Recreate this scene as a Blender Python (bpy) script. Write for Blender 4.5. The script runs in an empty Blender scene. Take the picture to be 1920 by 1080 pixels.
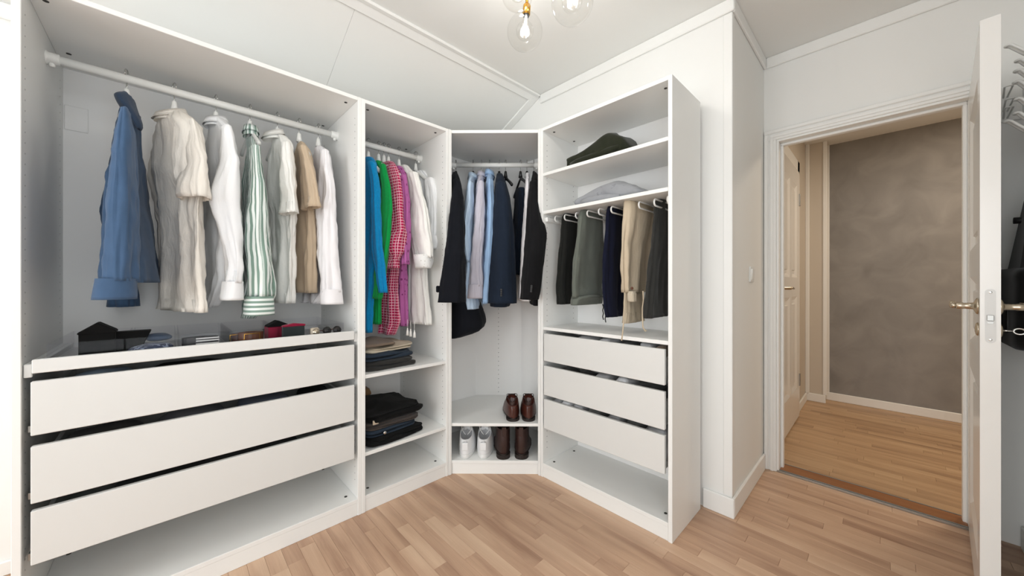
import bpy, bmesh, math, random
from mathutils import Vector, noise
random.seed(7)
S = bpy.context.scene
COL = S.collection
PI = math.pi

# ------------------------------------------------------------------ camera
CAM_H, F_PX, HORIZON, YAW = 1.1146, 667.5, 531.7, 0.8039
FWD = Vector((-math.sin(YAW), math.cos(YAW), 0)); RGT = Vector((math.cos(YAW), math.sin(YAW), 0))
cd = bpy.data.cameras.new('camera'); cam = bpy.data.objects.new('camera', cd); COL.objects.link(cam)
cd.sensor_width = 36; cd.lens = F_PX / 1920 * 36; cd.shift_y = -(540 - HORIZON) / 1920; cd.clip_start = 0.02
cam.location = (0, 0, CAM_H); cam.rotation_euler = (PI / 2, 0, YAW)
S.camera = cam

# ------------------------------------------------------------------ world, lights, exposure
w = bpy.data.worlds.new('world'); S.world = w; w.use_nodes = True
w.node_tree.nodes['Background'].inputs[0].default_value = (0.80, 0.90, 1.0, 1)
w.node_tree.nodes['Background'].inputs[1].default_value = 1.0
S.view_settings.view_transform = 'Standard'; S.view_settings.look = 'None'
S.view_settings.gamma = 1; S.view_settings.use_curve_mapping = False
S.view_settings.exposure = 0.12

def area(name, loc, rot, sx, sy, power, col):
    l = bpy.data.lights.new(name, 'AREA'); l.shape = 'RECTANGLE'; l.size = sx; l.size_y = sy; l.energy = power; l.color = col
    o = bpy.data.objects.new(name, l); o.location = loc; o.rotation_euler = rot; COL.objects.link(o); return o
# daylight entering by the window in the wall behind the camera, plus fill light from an invented side opening to brighten the wardrobes
area('window_daylight', (-0.62, -3.32, 1.40), (PI / 2, 0, 0), 1.96, 1.7, 60, (0.97, 0.99, 1.0))
area('side_fill_light', (0.54, -0.10, 1.30), (PI / 2, 0, PI / 2), 1.2, 1.7, 15, (0.97, 0.99, 1.0))
# warm ceiling light of the hall behind the door
area('hall_ceiling_light', (0.75, 3.65, 2.42), (0, 0, 0), 0.35, 0.35, 15, (1.0, 0.84, 0.66))

# ------------------------------------------------------------------ materials
MATS = {}
def lin(c):
    return tuple(((x / 255) / 12.92 if x / 255 <= 0.04045 else ((x / 255 + 0.055) / 1.055) ** 2.4) for x in c)
class NT:
    def __init__(s, name):
        s.m = bpy.data.materials.new(name); s.m.use_nodes = True; s.t = s.m.node_tree
        s.b = s.t.nodes['Principled BSDF']
    def n(s, typ, **k):
        nd = s.t.nodes.new(typ)
        for a, v in k.items():
            if a in ('_in',):
                for q, val in v.items(): nd.inputs[q].default_value = val
            else: setattr(nd, a, v)
        return nd
    def l(s, a, b): s.t.links.new(a, b)
def noise_col(nt, col, scale, amt, coord='Object', stretch=None, detail=4):
    tc = nt.n('ShaderNodeTexCoord'); mp = nt.n('ShaderNodeMapping'); nt.l(tc.outputs[coord], mp.inputs[0])
    if stretch: mp.inputs['Scale'].default_value = stretch
    no = nt.n('ShaderNodeTexNoise'); no.inputs['Scale'].default_value = scale; no.inputs['Detail'].default_value = detail
    nt.l(mp.outputs[0], no.inputs[0])
    mx = nt.n('ShaderNodeMix', data_type='RGBA')
    mx.inputs[6].default_value = (*[c * (1 - amt) for c in col], 1); mx.inputs[7].default_value = (*[min(1, c * (1 + amt)) for c in col], 1)
    nt.l(no.outputs[0], mx.inputs[0])
    return mx, no, mp
def bump(nt, src, strength, dist=0.002):
    b = nt.n('ShaderNodeBump'); b.inputs['Strength'].default_value = strength; b.inputs['Distance'].default_value = dist
    nt.l(src, b.inputs['Height']); nt.l(b.outputs[0], nt.b.inputs['Normal'])
def paint(name, rgb, rough=0.5, amt=0.015, scale=6, bmp=0.0):
    nt = NT(name); c = lin(rgb); mx, no, _ = noise_col(nt, c, scale, amt)
    nt.l(mx.outputs[2], nt.b.inputs['Base Color']); nt.b.inputs['Roughness'].default_value = rough
    if bmp: bump(nt, no.outputs[0], bmp)
    MATS[name] = nt.m; return nt.m
def metal(name, rgb, rough=0.25):
    nt = NT(name); mx, no, _ = noise_col(nt, lin(rgb), 30, 0.05)
    nt.l(mx.outputs[2], nt.b.inputs['Base Color']); nt.b.inputs['Metallic'].default_value = 1; nt.b.inputs['Roughness'].default_value = rough
    MATS[name] = nt.m
def fabric(name, rgb, amt=0.08, scale=14, weave=900, bmp=0.25, rough=0.95, sheen=0.15, pat=None):
    nt = NT(name); c = lin(rgb); mx, no, mp = noise_col(nt, c, scale, amt)
    out = mx.outputs[2]
    uv = nt.n('ShaderNodeTexCoord'); sep = nt.n('ShaderNodeSeparateXYZ'); nt.l(uv.outputs['UV'], sep.inputs[0])
    def stripe(axis, period, width, phase=0.0, skew=0.0):
        a = nt.n('ShaderNodeMath', operation='MULTIPLY'); a.inputs[1].default_value = 1 / period; nt.l(sep.outputs[axis], a.inputs[0])
        src = a.outputs[0]
        if skew:
            k = nt.n('ShaderNodeMath', operation='MULTIPLY_ADD'); k.inputs[1].default_value = skew / period
            nt.l(sep.outputs[1 - axis], k.inputs[0]); nt.l(src, k.inputs[2]); src = k.outputs[0]
        ad = nt.n('ShaderNodeMath', operation='ADD'); ad.inputs[1].default_value = phase + 50; nt.l(src, ad.inputs[0])
        f = nt.n('ShaderNodeMath', operation='FRACT'); nt.l(ad.outputs[0], f.inputs[0])
        g = nt.n('ShaderNodeMath', operation='LESS_THAN'); g.inputs[1].default_value = width; nt.l(f.outputs[0], g.inputs[0])
        return g.outputs[0]
    for p in (pat or []):
        kind, axis, period, width, rgb2, fac = p[:6]; skew = p[6] if len(p) > 6 else 0
        if kind == 'stripe': msk = stripe(axis, period, width, 0, skew)
        elif kind == 'dots':
            vo = nt.n('ShaderNodeTexVoronoi'); vo.inputs['Scale'].default_value = 1 / period; vo.inputs['Randomness'].default_value = 0.6
            nt.l(uv.outputs['UV'], vo.inputs[0])
            g = nt.n('ShaderNodeMath', operation='LESS_THAN'); g.inputs[1].default_value = width; nt.l(vo.outputs['Distance'], g.inputs[0]); msk = g.outputs[0]
        elif kind == 'mottle':
            n2 = nt.n('ShaderNodeTexNoise'); n2.inputs['Scale'].default_value = 1 / period; n2.inputs['Detail'].default_value = 3; nt.l(mp.outputs[0], n2.inputs[0])
            g = nt.n('ShaderNodeMath', operation='LESS_THAN'); g.inputs[1].default_value = width; nt.l(n2.outputs[0], g.inputs[0]); msk = g.outputs[0]
        fm = nt.n('ShaderNodeMath', operation='MULTIPLY'); fm.inputs[1].default_value = fac; nt.l(msk, fm.inputs[0])
        m2 = nt.n('ShaderNodeMix', data_type='RGBA'); m2.inputs[7].default_value = (*lin(rgb2), 1)
        nt.l(fm.outputs[0], m2.inputs[0]); nt.l(out, m2.inputs[6]); out = m2.outputs[2]
    nt.l(out, nt.b.inputs['Base Color']); nt.b.inputs['Roughness'].default_value = rough
    nt.b.inputs['Sheen Weight'].default_value = sheen; nt.b.inputs['Specular IOR Level'].default_value = 0.15
    wv = nt.n('ShaderNodeTexNoise'); wv.inputs['Scale'].default_value = weave; wv.inputs['Detail'].default_value = 2; nt.l(mp.outputs[0], wv.inputs[0])
    bump(nt, wv.outputs[0], bmp, 0.0015)
    MATS[name] = nt.m
def crinkled(name, rgb, amt=0.05, cscale=38, cb=0.35):
    nt = NT(name); mx, no, mp = noise_col(nt, lin(rgb), 10, amt)
    nt.l(mx.outputs[2], nt.b.inputs['Base Color']); nt.b.inputs['Roughness'].default_value = 0.95; nt.b.inputs['Specular IOR Level'].default_value = 0.15
    mp.inputs['Scale'].default_value = (1, 1, 0.35)
    n2 = nt.n('ShaderNodeTexNoise'); n2.inputs['Scale'].default_value = cscale; n2.inputs['Detail'].default_value = 5; n2.inputs['Distortion'].default_value = 0.6
    nt.l(mp.outputs[0], n2.inputs[0]); bump(nt, n2.outputs[0], cb, 0.012); MATS[name] = nt.m
def glass(name, tint=(1, 1, 1), ior=1.25, base=0.0):
    nt = NT(name); t = nt.t; t.nodes.remove(nt.b); out = t.nodes['Material Output']
    tr = nt.n('ShaderNodeBsdfTransparent'); tr.inputs[0].default_value = (*tint, 1)
    gl = nt.n('ShaderNodeBsdfGlossy'); gl.inputs['Roughness'].default_value = 0.03
    lw = nt.n('ShaderNodeLayerWeight'); lw.inputs[0].default_value = 0.5
    pw = nt.n('ShaderNodeMath', operation='POWER'); pw.inputs[1].default_value = 4.0; nt.l(lw.outputs['Facing'], pw.inputs[0])
    ad = nt.n('ShaderNodeMath', operation='MULTIPLY_ADD'); ad.inputs[1].default_value = ior; ad.inputs[2].default_value = base; nt.l(pw.outputs[0], ad.inputs[0])
    mx = nt.n('ShaderNodeMixShader'); nt.l(ad.outputs[0], mx.inputs[0]); nt.l(tr.outputs[0], mx.inputs[1]); nt.l(gl.outputs[0], mx.inputs[2])
    nt.l(mx.outputs[0], out.inputs[0]); MATS[name] = nt.m
def emit(name, rgb, st):
    nt = NT(name); nt.b.inputs['Base Color'].default_value = (*lin(rgb), 1)
    nt.b.inputs['Emission Color'].default_value = (*lin(rgb), 1); nt.b.inputs['Emission Strength'].default_value = st; MATS[name] = nt.m
def oak(name, dark, mid, light, var=0.30):
    nt = NT(name)
    tc = nt.n('ShaderNodeTexCoord'); oi = nt.n('ShaderNodeObjectInfo')
    sc = nt.n('ShaderNodeVectorMath', operation='SCALE'); sc.inputs[3].default_value = 37.0
    cx = nt.n('ShaderNodeCombineXYZ'); nt.l(oi.outputs['Random'], cx.inputs[0]); nt.l(oi.outputs['Random'], cx.inputs[1]); nt.l(oi.outputs['Random'], cx.inputs[2])
    nt.l(cx.outputs[0], sc.inputs[0])
    ad = nt.n('ShaderNodeVectorMath', operation='ADD'); nt.l(tc.outputs['Object'], ad.inputs[0]); nt.l(sc.outputs[0], ad.inputs[1])
    mp = nt.n('ShaderNodeMapping'); mp.inputs['Scale'].default_value = (1.1, 8, 8); nt.l(ad.outputs[0], mp.inputs[0])
    n1 = nt.n('ShaderNodeTexNoise'); n1.inputs['Scale'].default_value = 2.2; n1.inputs['Detail'].default_value = 6; n1.inputs['Distortion'].default_value = 0.5; nt.l(mp.outputs[0], n1.inputs[0])
    mp2 = nt.n('ShaderNodeMapping'); mp2.inputs['Scale'].default_value = (3, 160, 60); nt.l(ad.outputs[0], mp2.inputs[0])
    n2 = nt.n('ShaderNodeTexNoise'); n2.inputs['Scale'].default_value = 2.0; n2.inputs['Detail'].default_value = 3; nt.l(mp2.outputs[0], n2.inputs[0])
    wv = nt.n('ShaderNodeTexWave', wave_type='RINGS'); wv.inputs['Scale'].default_value = 0.7; wv.inputs['Distortion'].default_value = 6; wv.inputs['Detail'].default_value = 2; nt.l(mp.outputs[0], wv.inputs[0])
    rp = nt.n('ShaderNodeValToRGB'); e = rp.color_ramp.elements
    e[0].position = 0.18; e[0].color = (*lin(dark), 1); e[1].position = 0.85; e[1].color = (*lin(light), 1)
    q = e.new(0.5); q.color = (*lin(mid), 1)
    a1 = nt.n('ShaderNodeMath', operation='MULTIPLY_ADD'); a1.inputs[1].default_value = 0.10; nt.l(wv.outputs['Fac'], a1.inputs[0])
    a0 = nt.n('ShaderNodeMath', operation='MULTIPLY'); a0.inputs[1].default_value = 0.62; nt.l(n1.outputs[0], a0.inputs[0]); nt.l(a0.outputs[0], a1.inputs[2])
    a2 = nt.n('ShaderNodeMath', operation='MULTIPLY_ADD'); a2.inputs[1].default_value = 0.18; nt.l(n2.outputs[0], a2.inputs[0])
    a3 = nt.n('ShaderNodeMath', operation='MULTIPLY_ADD'); a3.inputs[1].default_value = var; a3.inputs[2].default_value = 0.05 - var / 2
    nt.l(oi.outputs['Random'], a3.inputs[0]); 
    a4 = nt.n('ShaderNodeMath', operation='ADD'); nt.l(a1.outputs[0], a4.inputs[0]); nt.l(a3.outputs[0], a4.inputs[1])
    nt.l(a4.outputs[0], a2.inputs[2]); nt.l(a2.outputs[0], rp.inputs[0])
    nt.l(rp.outputs[0], nt.b.inputs['Base Color']); nt.b.inputs['Roughness'].default_value = 0.42
    bump(nt, n2.outputs[0], 0.08, 0.001); MATS[name] = nt.m

paint('wall', (245, 245, 242), 0.7, 0.01, 3)
paint('ceiling', (244, 244, 241), 0.75, 0.01, 3)
paint('trim', (247, 247, 244), 0.4, 0.008)
paint('melamine', (245, 245, 242), 0.42, 0.01, 8)
paint('backboard', (244, 243, 241), 0.6, 0.01, 8)
paint('drawer_paint', (225, 225, 222), 0.4, 0.008)
paint('door_paint', (242, 241, 238), 0.22, 0.006)
paint('hall_wall', (214, 205, 192), 0.7, 0.01)
paint('plastic_white', (240, 240, 236), 0.35, 0.01)
paint('wire_white', (246, 246, 243), 0.3, 0.01)
paint('hole_dark', (70, 70, 66), 0.9, 0.05)
paint('pinhole', (150, 150, 146), 0.9, 0.02)
paint('black_plastic', (22, 22, 23), 0.4, 0.05)
paint('rubber_white', (232, 232, 230), 0.6, 0.01)
paint('shoe_white', (238, 239, 240), 0.5, 0.02, 30)
paint('leather_brown', (74, 36, 27), 0.32, 0.25, 25, 0.15)
paint('leather_dark', (52, 32, 28), 0.45, 0.25, 25, 0.15)
paint('sole_dark', (34, 24, 20), 0.6, 0.1)
paint('leather_black', (26, 25, 25), 0.4, 0.1, 30, 0.2)
paint('leather_belt', (92, 52, 32), 0.4, 0.2, 30, 0.2)
paint('interior_dark', (30, 24, 22), 0.9, 0.1)
paint('silver_thread', (200, 200, 196), 0.35, 0.05)
paint('lock_grey', (222, 222, 220), 0.3, 0.01); paint('screw', (120, 120, 116), 0.4, 0.1)
metal('chrome', (200, 200, 198), 0.2); metal('nickel', (196, 184, 165), 0.25); metal('brass', (214, 164, 72), 0.25); metal('steel', (165, 165, 162), 0.35)
glass('globe_glass', (0.975, 0.975, 0.97), 0.45, 0.015); glass('acrylic', (0.978, 0.978, 0.986), 0.22, 0.006)
emit('filament', (255, 236, 205), 6)
oak('oak', (160, 124, 101), (203, 167, 139), (227, 196, 166)); oak('oak_hall', (158, 125, 95), (196, 161, 125), (216, 184, 146)); oak('oak_sill', (122, 76, 42), (150, 98, 58), (172, 120, 76), 0.05)
# hall feature wall: trowelled grey brown plaster
nt = NT('plaster'); mx, no, mp = noise_col(nt, lin((146, 143, 140)), 4.5, 0.38, detail=8); no.inputs['Distortion'].default_value = 0.9
nt.l(mx.outputs[2], nt.b.inputs['Base Color']); nt.b.inputs['Roughness'].default_value = 0.7; bump(nt, no.outputs[0], 0.1); MATS['plaster'] = nt.m
# garments
fabric('denim', (70, 95, 126), 0.16, 22, 700, 0.4); fabric('denim_dark', (54, 70, 92), 0.2, 22, 700, 0.4)
crinkled('linen_cream', (245, 239, 229)); crinkled('cotton_white', (244, 245, 246), 0.02, 26, 0.25); crinkled('cotton_ivory', (246, 245, 240), 0.03, 34, 0.35)
crinkled('cotton_bright', (243, 241, 243), 0.02, 22, 0.3); fabric('beige_jersey', (200, 180, 155), 0.05, 12, 500, 0.2)
fabric('green_stripe', (240, 247, 243), 0.03, 12, 800, 0.15, pat=[('stripe', 0, 0.019, 0.5, (134, 160, 148), 1.0)])
fabric('green_stripe_cuff', (240, 247, 243), 0.03, 12, 800, 0.15, pat=[('stripe', 1, 0.019, 0.5, (134, 160, 148), 1.0)])
fabric('knit_blue', (20, 144, 204), 0.2, 90, 320, 0.7); fabric('knit_green', (20, 160, 78), 0.15, 90, 320, 0.6)
fabric('gingham', (176, 26, 76), 0.08, 20, 700, 0.15, pat=[('stripe', 0, 0.016, 0.24, (240, 190, 205), 0.85), ('stripe', 1, 0.016, 0.24, (240, 190, 205), 0.85)])
fabric('magenta_lace', (184, 104, 166), 0.08, 30, 500, 0.3, pat=[('dots', 0, 0.03, 0.24, (104, 32, 84), 0.8)])
fabric('eyelet_white', (245, 245, 242), 0.03, 30, 500, 0.3, pat=[('dots', 0, 0.016, 0.2, (205, 204, 196), 0.8)])
fabric('coat_black', (20, 22, 28), 0.12, 40, 600, 0.3, sheen=.04); fabric('navy_wool', (31, 40, 54), 0.12, 40, 600, 0.3, sheen=.04); fabric('black_wool', (21, 21, 23), 0.12, 40, 600, 0.3, sheen=.04)
fabric('shirt_blue', (178, 205, 232), 0.05, 20, 900, 0.15, pat=[('stripe', 0, 0.004, 0.4, (228, 238, 247), 0.6)])
fabric('shirt_lilac', (208, 206, 218), 0.05, 20, 900, 0.15, pat=[('stripe', 0, 0.007, 0.3, (172, 166, 184), 0.55)])
fabric('shirt_sky', (160, 193, 230), 0.05, 20, 900, 0.15)
fabric('trouser_black', (34, 35, 33), 0.12, 30, 700, 0.25, sheen=.05); fabric('trouser_olive', (103, 108, 100), 0.08, 20, 700, 0.25); fabric('trouser_navy', (23, 26, 44), 0.12, 30, 700, 0.25, sheen=.04)
crinkled('linen_beige', (202, 186, 162), 0.05, 30, 0.35); fabric('trouser_charcoal', (52, 52, 50), 0.1, 30, 700, 0.25)
fabric('sweater_green', (38, 41, 29), 0.2, 60, 320, 0.6); fabric('sweater_grey', (152, 154, 158), 0.06, 40, 320, 0.4, pat=[('mottle', 0, 0.035, 0.36, (120, 122, 126), 0.5)])
fabric('charcoal', (50, 49, 47), 0.12, 30, 600, 0.3); fabric('taupe', (128, 112, 98), 0.08, 25, 600, 0.3); crinkled('beige_linen', (206, 193, 172), 0.04, 40, 0.3)
fabric('black_cotton', (18, 18, 18), 0.1, 30, 600, 0.3, sheen=.04); fabric('brown_grey', (72, 64, 60), 0.1, 25, 600, 0.3); fabric('tan_cotton', (142, 110, 78), 0.08, 25, 600, 0.3)
fabric('burgundy', (134, 22, 52), 0.08, 40, 600, 0.2); fabric('tie_black', (15, 15, 15), 0.1, 60, 800, 0.2, sheen=.02); fabric('denim_fold', (46, 57, 70), 0.2, 22, 700, 0.4, sheen=.05); fabric('tie_green', (40, 48, 48), 0.1, 60, 800, 0.2)
fabric('tie_pattern', (46, 54, 74), 0.2, 60, 700, 0.3, pat=[('mottle', 0, 0.012, 0.45, (150, 160, 180), 0.6)])
fabric('sock_grey', (178, 178, 180), 0.15, 60, 400, 0.5); fabric('sock_white', (226, 226, 228), 0.06, 60, 400, 0.5); fabric('sock_dark', (84, 84, 82), 0.15, 60, 400, 0.5)
fabric('grey_shirt_fold', (128, 128, 136), 0.1, 30, 500, 0.3); fabric('blue_grey_fold', (92, 104, 130), 0.1, 30, 500, 0.3)
fabric('bag_black', (14, 14, 14), 0.15, 50, 700, 0.3)

# ------------------------------------------------------------------ mesh helpers
class MB:
    def __init__(s): s.v = []; s.f = []; s.uv = []
    def add(s, vs, fs, uvs=None):
        o = len(s.v); s.v += [tuple(p) for p in vs]
        for i, f in enumerate(fs):
            s.f.append(tuple(o + k for k in f)); s.uv.append([uvs[k] for k in f] if uvs else [(vs[k][0] + vs[k][1], vs[k][2]) for k in f])
        return s
    def box(s, x0, x1, y0, y1, z0, z1):
        v = [(x0, y0, z0), (x1, y0, z0), (x1, y1, z0), (x0, y1, z0), (x0, y0, z1), (x1, y0, z1), (x1, y1, z1), (x0, y1, z1)]
        return s.add(v, [(3, 2, 1, 0), (4, 5, 6, 7), (0, 1, 5, 4), (1, 2, 6, 5), (2, 3, 7, 6), (3, 0, 4, 7)])
    def prism(s, poly, z0, z1):                     # poly counter-clockwise in plan
        n = len(poly); v = [(x, y, z0) for x, y in poly] + [(x, y, z1) for x, y in poly]
        return s.add(v, [tuple(range(n - 1, -1, -1)), tuple(range(n, 2 * n))] + [(i, (i + 1) % n, n + (i + 1) % n, n + i) for i in range(n)])
    def slab(s, a, b, t, z0, z1):                   # upright board from a to b in plan, thickness t to the left
        a = Vector(a); b = Vector(b); d = (b - a).normalized(); nrm = Vector((-d.y, d.x)) * t
        return s.prism([a, b, b + nrm, a + nrm], z0, z1)
    def rings(s, rs, cap0=True, cap1=True, flip=False):
        n = len(rs[0]); vs = []; uvs = []; fs = []; vacc = 0
        circ = max(sum((Vector(r[k]) - Vector(r[k - 1])).length for k in range(n)) for r in rs) * .85
        for i, r in enumerate(rs):
            if i: vacc += (Vector(r[0]) - Vector(rs[i - 1][0])).length
            tot = sum((Vector(r[k]) - Vector(r[k - 1])).length for k in range(n)) + 1e-9; run = 0
            for k in range(n):
                if k: run += (Vector(r[k]) - Vector(r[k - 1])).length
                acc = circ * run / tot
                vs.append(tuple(r[k])); uvs.append((acc, vacc))
        for i in range(len(rs) - 1):
            for k in range(n):
                a, b, c, d = i * n + k, i * n + (k + 1) % n, (i + 1) * n + (k + 1) % n, (i + 1) * n + k
                fs.append((d, c, b, a) if flip else (a, b, c, d))
        if cap0: fs.append(tuple(range(n)) if flip else tuple(range(n - 1, -1, -1)))
        if cap1:
            q = tuple((len(rs) - 1) * n + k for k in range(n)); fs.append(tuple(reversed(q)) if flip else q)
        return s.add(vs, fs, uvs)
    def tube(s, pts, r, n=8, caps=True, ry=None):
        pts = [Vector(p) for p in pts]; rs = []; up = None
        for i, p in enumerate(pts):
            d = (pts[min(i + 1, len(pts) - 1)] - pts[max(i - 1, 0)]).normalized()
            if up is None:
                up = Vector((0, 0, 1)) if abs(d.z) < 0.9 else Vector((1, 0, 0))
            a = d.cross(up).normalized(); up = a.cross(d).normalized()
            rr = r[i] if isinstance(r, (list, tuple)) else r; r2 = ry if ry else rr
            rs.append([p + a * math.cos(2 * PI * k / n) * rr + up * math.sin(2 * PI * k / n) * r2 for k in range(n)])
        return s.rings(rs, caps, caps)
    def lathe(s, prof, c, axis=(0, 0, 1), n=20):    # prof: (radius, height)
        ax = Vector(axis).normalized(); t = Vector((1, 0, 0)) if abs(ax.x) < 0.9 else Vector((0, 1, 0))
        a = ax.cross(t).normalized(); b = ax.cross(a).normalized(); c = Vector(c)
        return s.rings([[c + ax * h + (a * math.cos(2 * PI * k / n) + b * math.sin(2 * PI * k / n)) * max(r, 1e-5) for k in range(n)] for r, h in prof])
    def build(s, name, mat, parent=None, bevel=0, smooth=False, kind=None):
        me = bpy.data.meshes.new(name); me.from_pydata(s.v, [], s.f)
        ul = me.uv_layers.new(name='UVMap'); i = 0
        for pu in s.uv:
            for q in pu: ul.data[i].uv = q; i += 1
        bm = bmesh.new(); bm.from_mesh(me)
        if bevel:
            bmesh.ops.bevel(bm, geom=[e for e in bm.edges if e.calc_face_angle(0) > 0.5], offset=bevel, segments=1, affect='EDGES', clamp_overlap=True)
        bmesh.ops.recalc_face_normals(bm, faces=bm.faces); bm.to_mesh(me); bm.free()
        if smooth:
            for p in me.polygons: p.use_smooth = True
        me.materials.append(MATS[mat])
        o = bpy.data.objects.new(name, me); COL.objects.link(o)
        if parent: o.parent = parent
        if kind: o['kind'] = kind
        return o
def box(name, mat, parent, x0, x1, y0, y1, z0, z1, bevel=0.0015): return MB().box(x0, x1, y0, y1, z0, z1).build(name, mat, parent, bevel)
def tag(o, label, cat, group=None):
    o['label'] = label; o['category'] = cat
    if group: o['group'] = group
    return o
def thing(name, label, cat, loc=(0, 0, 0), rz=0, group=None):
    o = bpy.data.objects.new(name, None); o.empty_display_size = 0.05; COL.objects.link(o); o.location = loc; o.rotation_euler = (0, 0, rz)
    return tag(o, label, cat, group)
def struct(o): o['kind'] = 'structure'; return o
def catmull(keys, t):                               # keys: sorted [(t, values...)]
    if t <= keys[0][0]: return keys[0][1:]
    if t >= keys[-1][0]: return keys[-1][1:]
    for i in range(len(keys) - 1):
        if keys[i][0] <= t <= keys[i + 1][0]: break
    k1, k2 = keys[i], keys[i + 1]; k0 = keys[i - 1] if i else k1; k3 = keys[i + 2] if i + 2 < len(keys) else k2
    h = k2[0] - k1[0]; x = (t - k1[0]) / h; out = []
    for j in range(1, len(k1)):
        m1 = (k2[j] - k0[j]) / max(k2[0] - k0[0], 1e-6) * h; m2 = (k3[j] - k1[j]) / max(k3[0] - k1[0], 1e-6) * h
        out.append((2 * x ** 3 - 3 * x * x + 1) * k1[j] + (x ** 3 - 2 * x * x + x) * m1 + (-2 * x ** 3 + 3 * x * x) * k2[j] + (x ** 3 - x * x) * m2)
    return out

# ------------------------------------------------------------------ the room
XL, XB, YB, YD, XR, ZC, YW = -2.33, -0.495, 1.93, 2.60, 0.42, 2.47, -3.20   # left wall, recess, back wall, door wall, right wall, ceiling, window wall
XK, ZK = -1.72, 2.19                                                       # kink of the sloping ceiling, its height at the left wall
DX0, DX1, DZ = -0.42, 0.275, 1.955                                         # door opening
# floor slab with the planks laid on it
floor = struct(MB().box(XL - .1, XR + .1, YW - .1, YD + .05, -0.12, -0.012).build('floor', 'oak'))
def planks(parent, mat, x0, x1, y0, y1, wd, seed):
    rnd = random.Random(seed); y = y1; row = 0
    while y > y0 + 0.001:
        ya = max(y - wd, y0); x = x0 - rnd.random() * 0.35
        while x < x1:
            L = rnd.choice((0.32, 0.40, 0.48, 0.56, 0.64)); a, b = max(x, x0), min(x + L, x1); x += L
            if b - a < 0.03: continue
            dz = rnd.uniform(-0.0004, 0.0002)
            cx, cy = (a + b) / 2, (ya + y) / 2; hx, hy = (b - a) / 2 - 0.0003, (y - ya) / 2 - 0.0003; ch = 0.0006
            m = MB(); v = [(-hx, -hy, -0.012), (hx, -hy, -0.012), (hx, hy, -0.012), (-hx, hy, -0.012), (-hx, -hy, -ch), (hx, -hy, -ch), (hx, hy, -ch), (-hx, hy, -ch),
                 (-hx + ch, -hy + ch, 0), (hx - ch, -hy + ch, 0), (hx - ch, hy - ch, 0), (-hx + ch, hy - ch, 0)]
            f = [(8, 9, 10, 11)] + [(i, (i + 1) % 4, 4 + (i + 1) % 4, 4 + i) for i in range(4)] + [(4 + i, 4 + (i + 1) % 4, 8 + (i + 1) % 4, 8 + i) for i in range(4)]
            o = m.add(v, f).build('plank', mat, parent); o.location = (cx, cy, dz)
        y = ya; row += 1
planks(floor, 'oak', -1.80, XR, 0.10, YD, 0.058, 3)
rest = MB().box(XL, XR, YW, 0.10, -0.012, -0.0004).box(XL, -1.80, 0.10, YD, -0.012, -0.0004).build('plank_field', 'oak', floor)
# walls
struct(box('wall_left', 'wall', None, XL - .1, XL, YW - .1, YB + .1, 0, ZK + .02, 0))
wb = MB(); 
def vertical_poly(m, pts, y0, y1):                  # polygon in xz extruded in y
    n = len(pts); v = [(x, y0, z) for x, z in pts] + [(x, y1, z) for x, z in pts]
    return m.add(v, [tuple(range(n)), tuple(range(2 * n - 1, n - 1, -1))] + [(i, n + i, n + (i + 1) % n, (i + 1) % n) for i in range(n)])
gable = [(XL, 0), (XB, 0), (XB, ZC), (XK, ZC), (XL, ZK)]
struct(vertical_poly(wb, gable, YB, YB + .1).build('wall_back', 'wall'))
struct(box('wall_recess', 'wall', None, XB - .1, XB, YB + .1, YD, 0, ZC, 0))
struct(MB().box(XB - .1, DX0 - .011, YD, YD + .1, 0, ZC).box(DX1 + .011, XR + .1, YD, YD + .1, 0, ZC).box(DX0 - .011, DX1 + .011, YD, YD + .1, DZ + .011, ZC).build('wall_door', 'wall'))
struct(MB().box(XR, XR + .1, YW - .1, -.75, 0, ZC).box(XR, XR + .1, .55, YD, 0, ZC).box(XR, XR + .1, -.75, .55, 0, .45).box(XR, XR + .1, -.75, .55, 2.17, ZC).build('wall_right', 'wall'))  # right wall, with an invented opening cut for the side fill
struct(MB().box(XR + .03, XR + .08, -.75, -.70, .45, 2.17).box(XR + .03, XR + .08, .50, .55, .45, 2.17).box(XR + .03, XR + .08, -.75, .55, .45, .50).box(XR + .03, XR + .08, -.75, .55, 2.12, 2.17).build('added_window', 'trim'))  # frame of the made-up opening, added to light the left unit's interior
WX0, WX1, WZ0, WZ1 = -1.60, 0.36, 0.55, 2.25        # window opening behind the camera
struct(MB().box(XL, WX0, YW - .1, YW, 0, ZC).box(WX1, XR, YW - .1, YW, 0, ZC).box(WX0, WX1, YW - .1, YW, 0, WZ0).box(WX0, WX1, YW - .1, YW, WZ1, ZC).build('wall_window', 'wall'))
win = struct(MB().box(WX0, WX1, YW - .09, YW - .03, WZ0, WZ0 + .06).box(WX0, WX1, YW - .09, YW - .03, WZ1 - .06, WZ1).box(WX0, WX0 + .06, YW - .09, YW - .03, WZ0, WZ1).box(WX1 - .06, WX1, YW - .09, YW - .03, WZ0, WZ1).box(-.66, -.58, YW - .09, YW - .03, WZ0, WZ1).build('window_1', 'trim'))
box('window_sill', 'trim', win, WX0 - .04, WX1 + .04, YW - .1, YW + .08, WZ0 - .03, WZ0)
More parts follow.
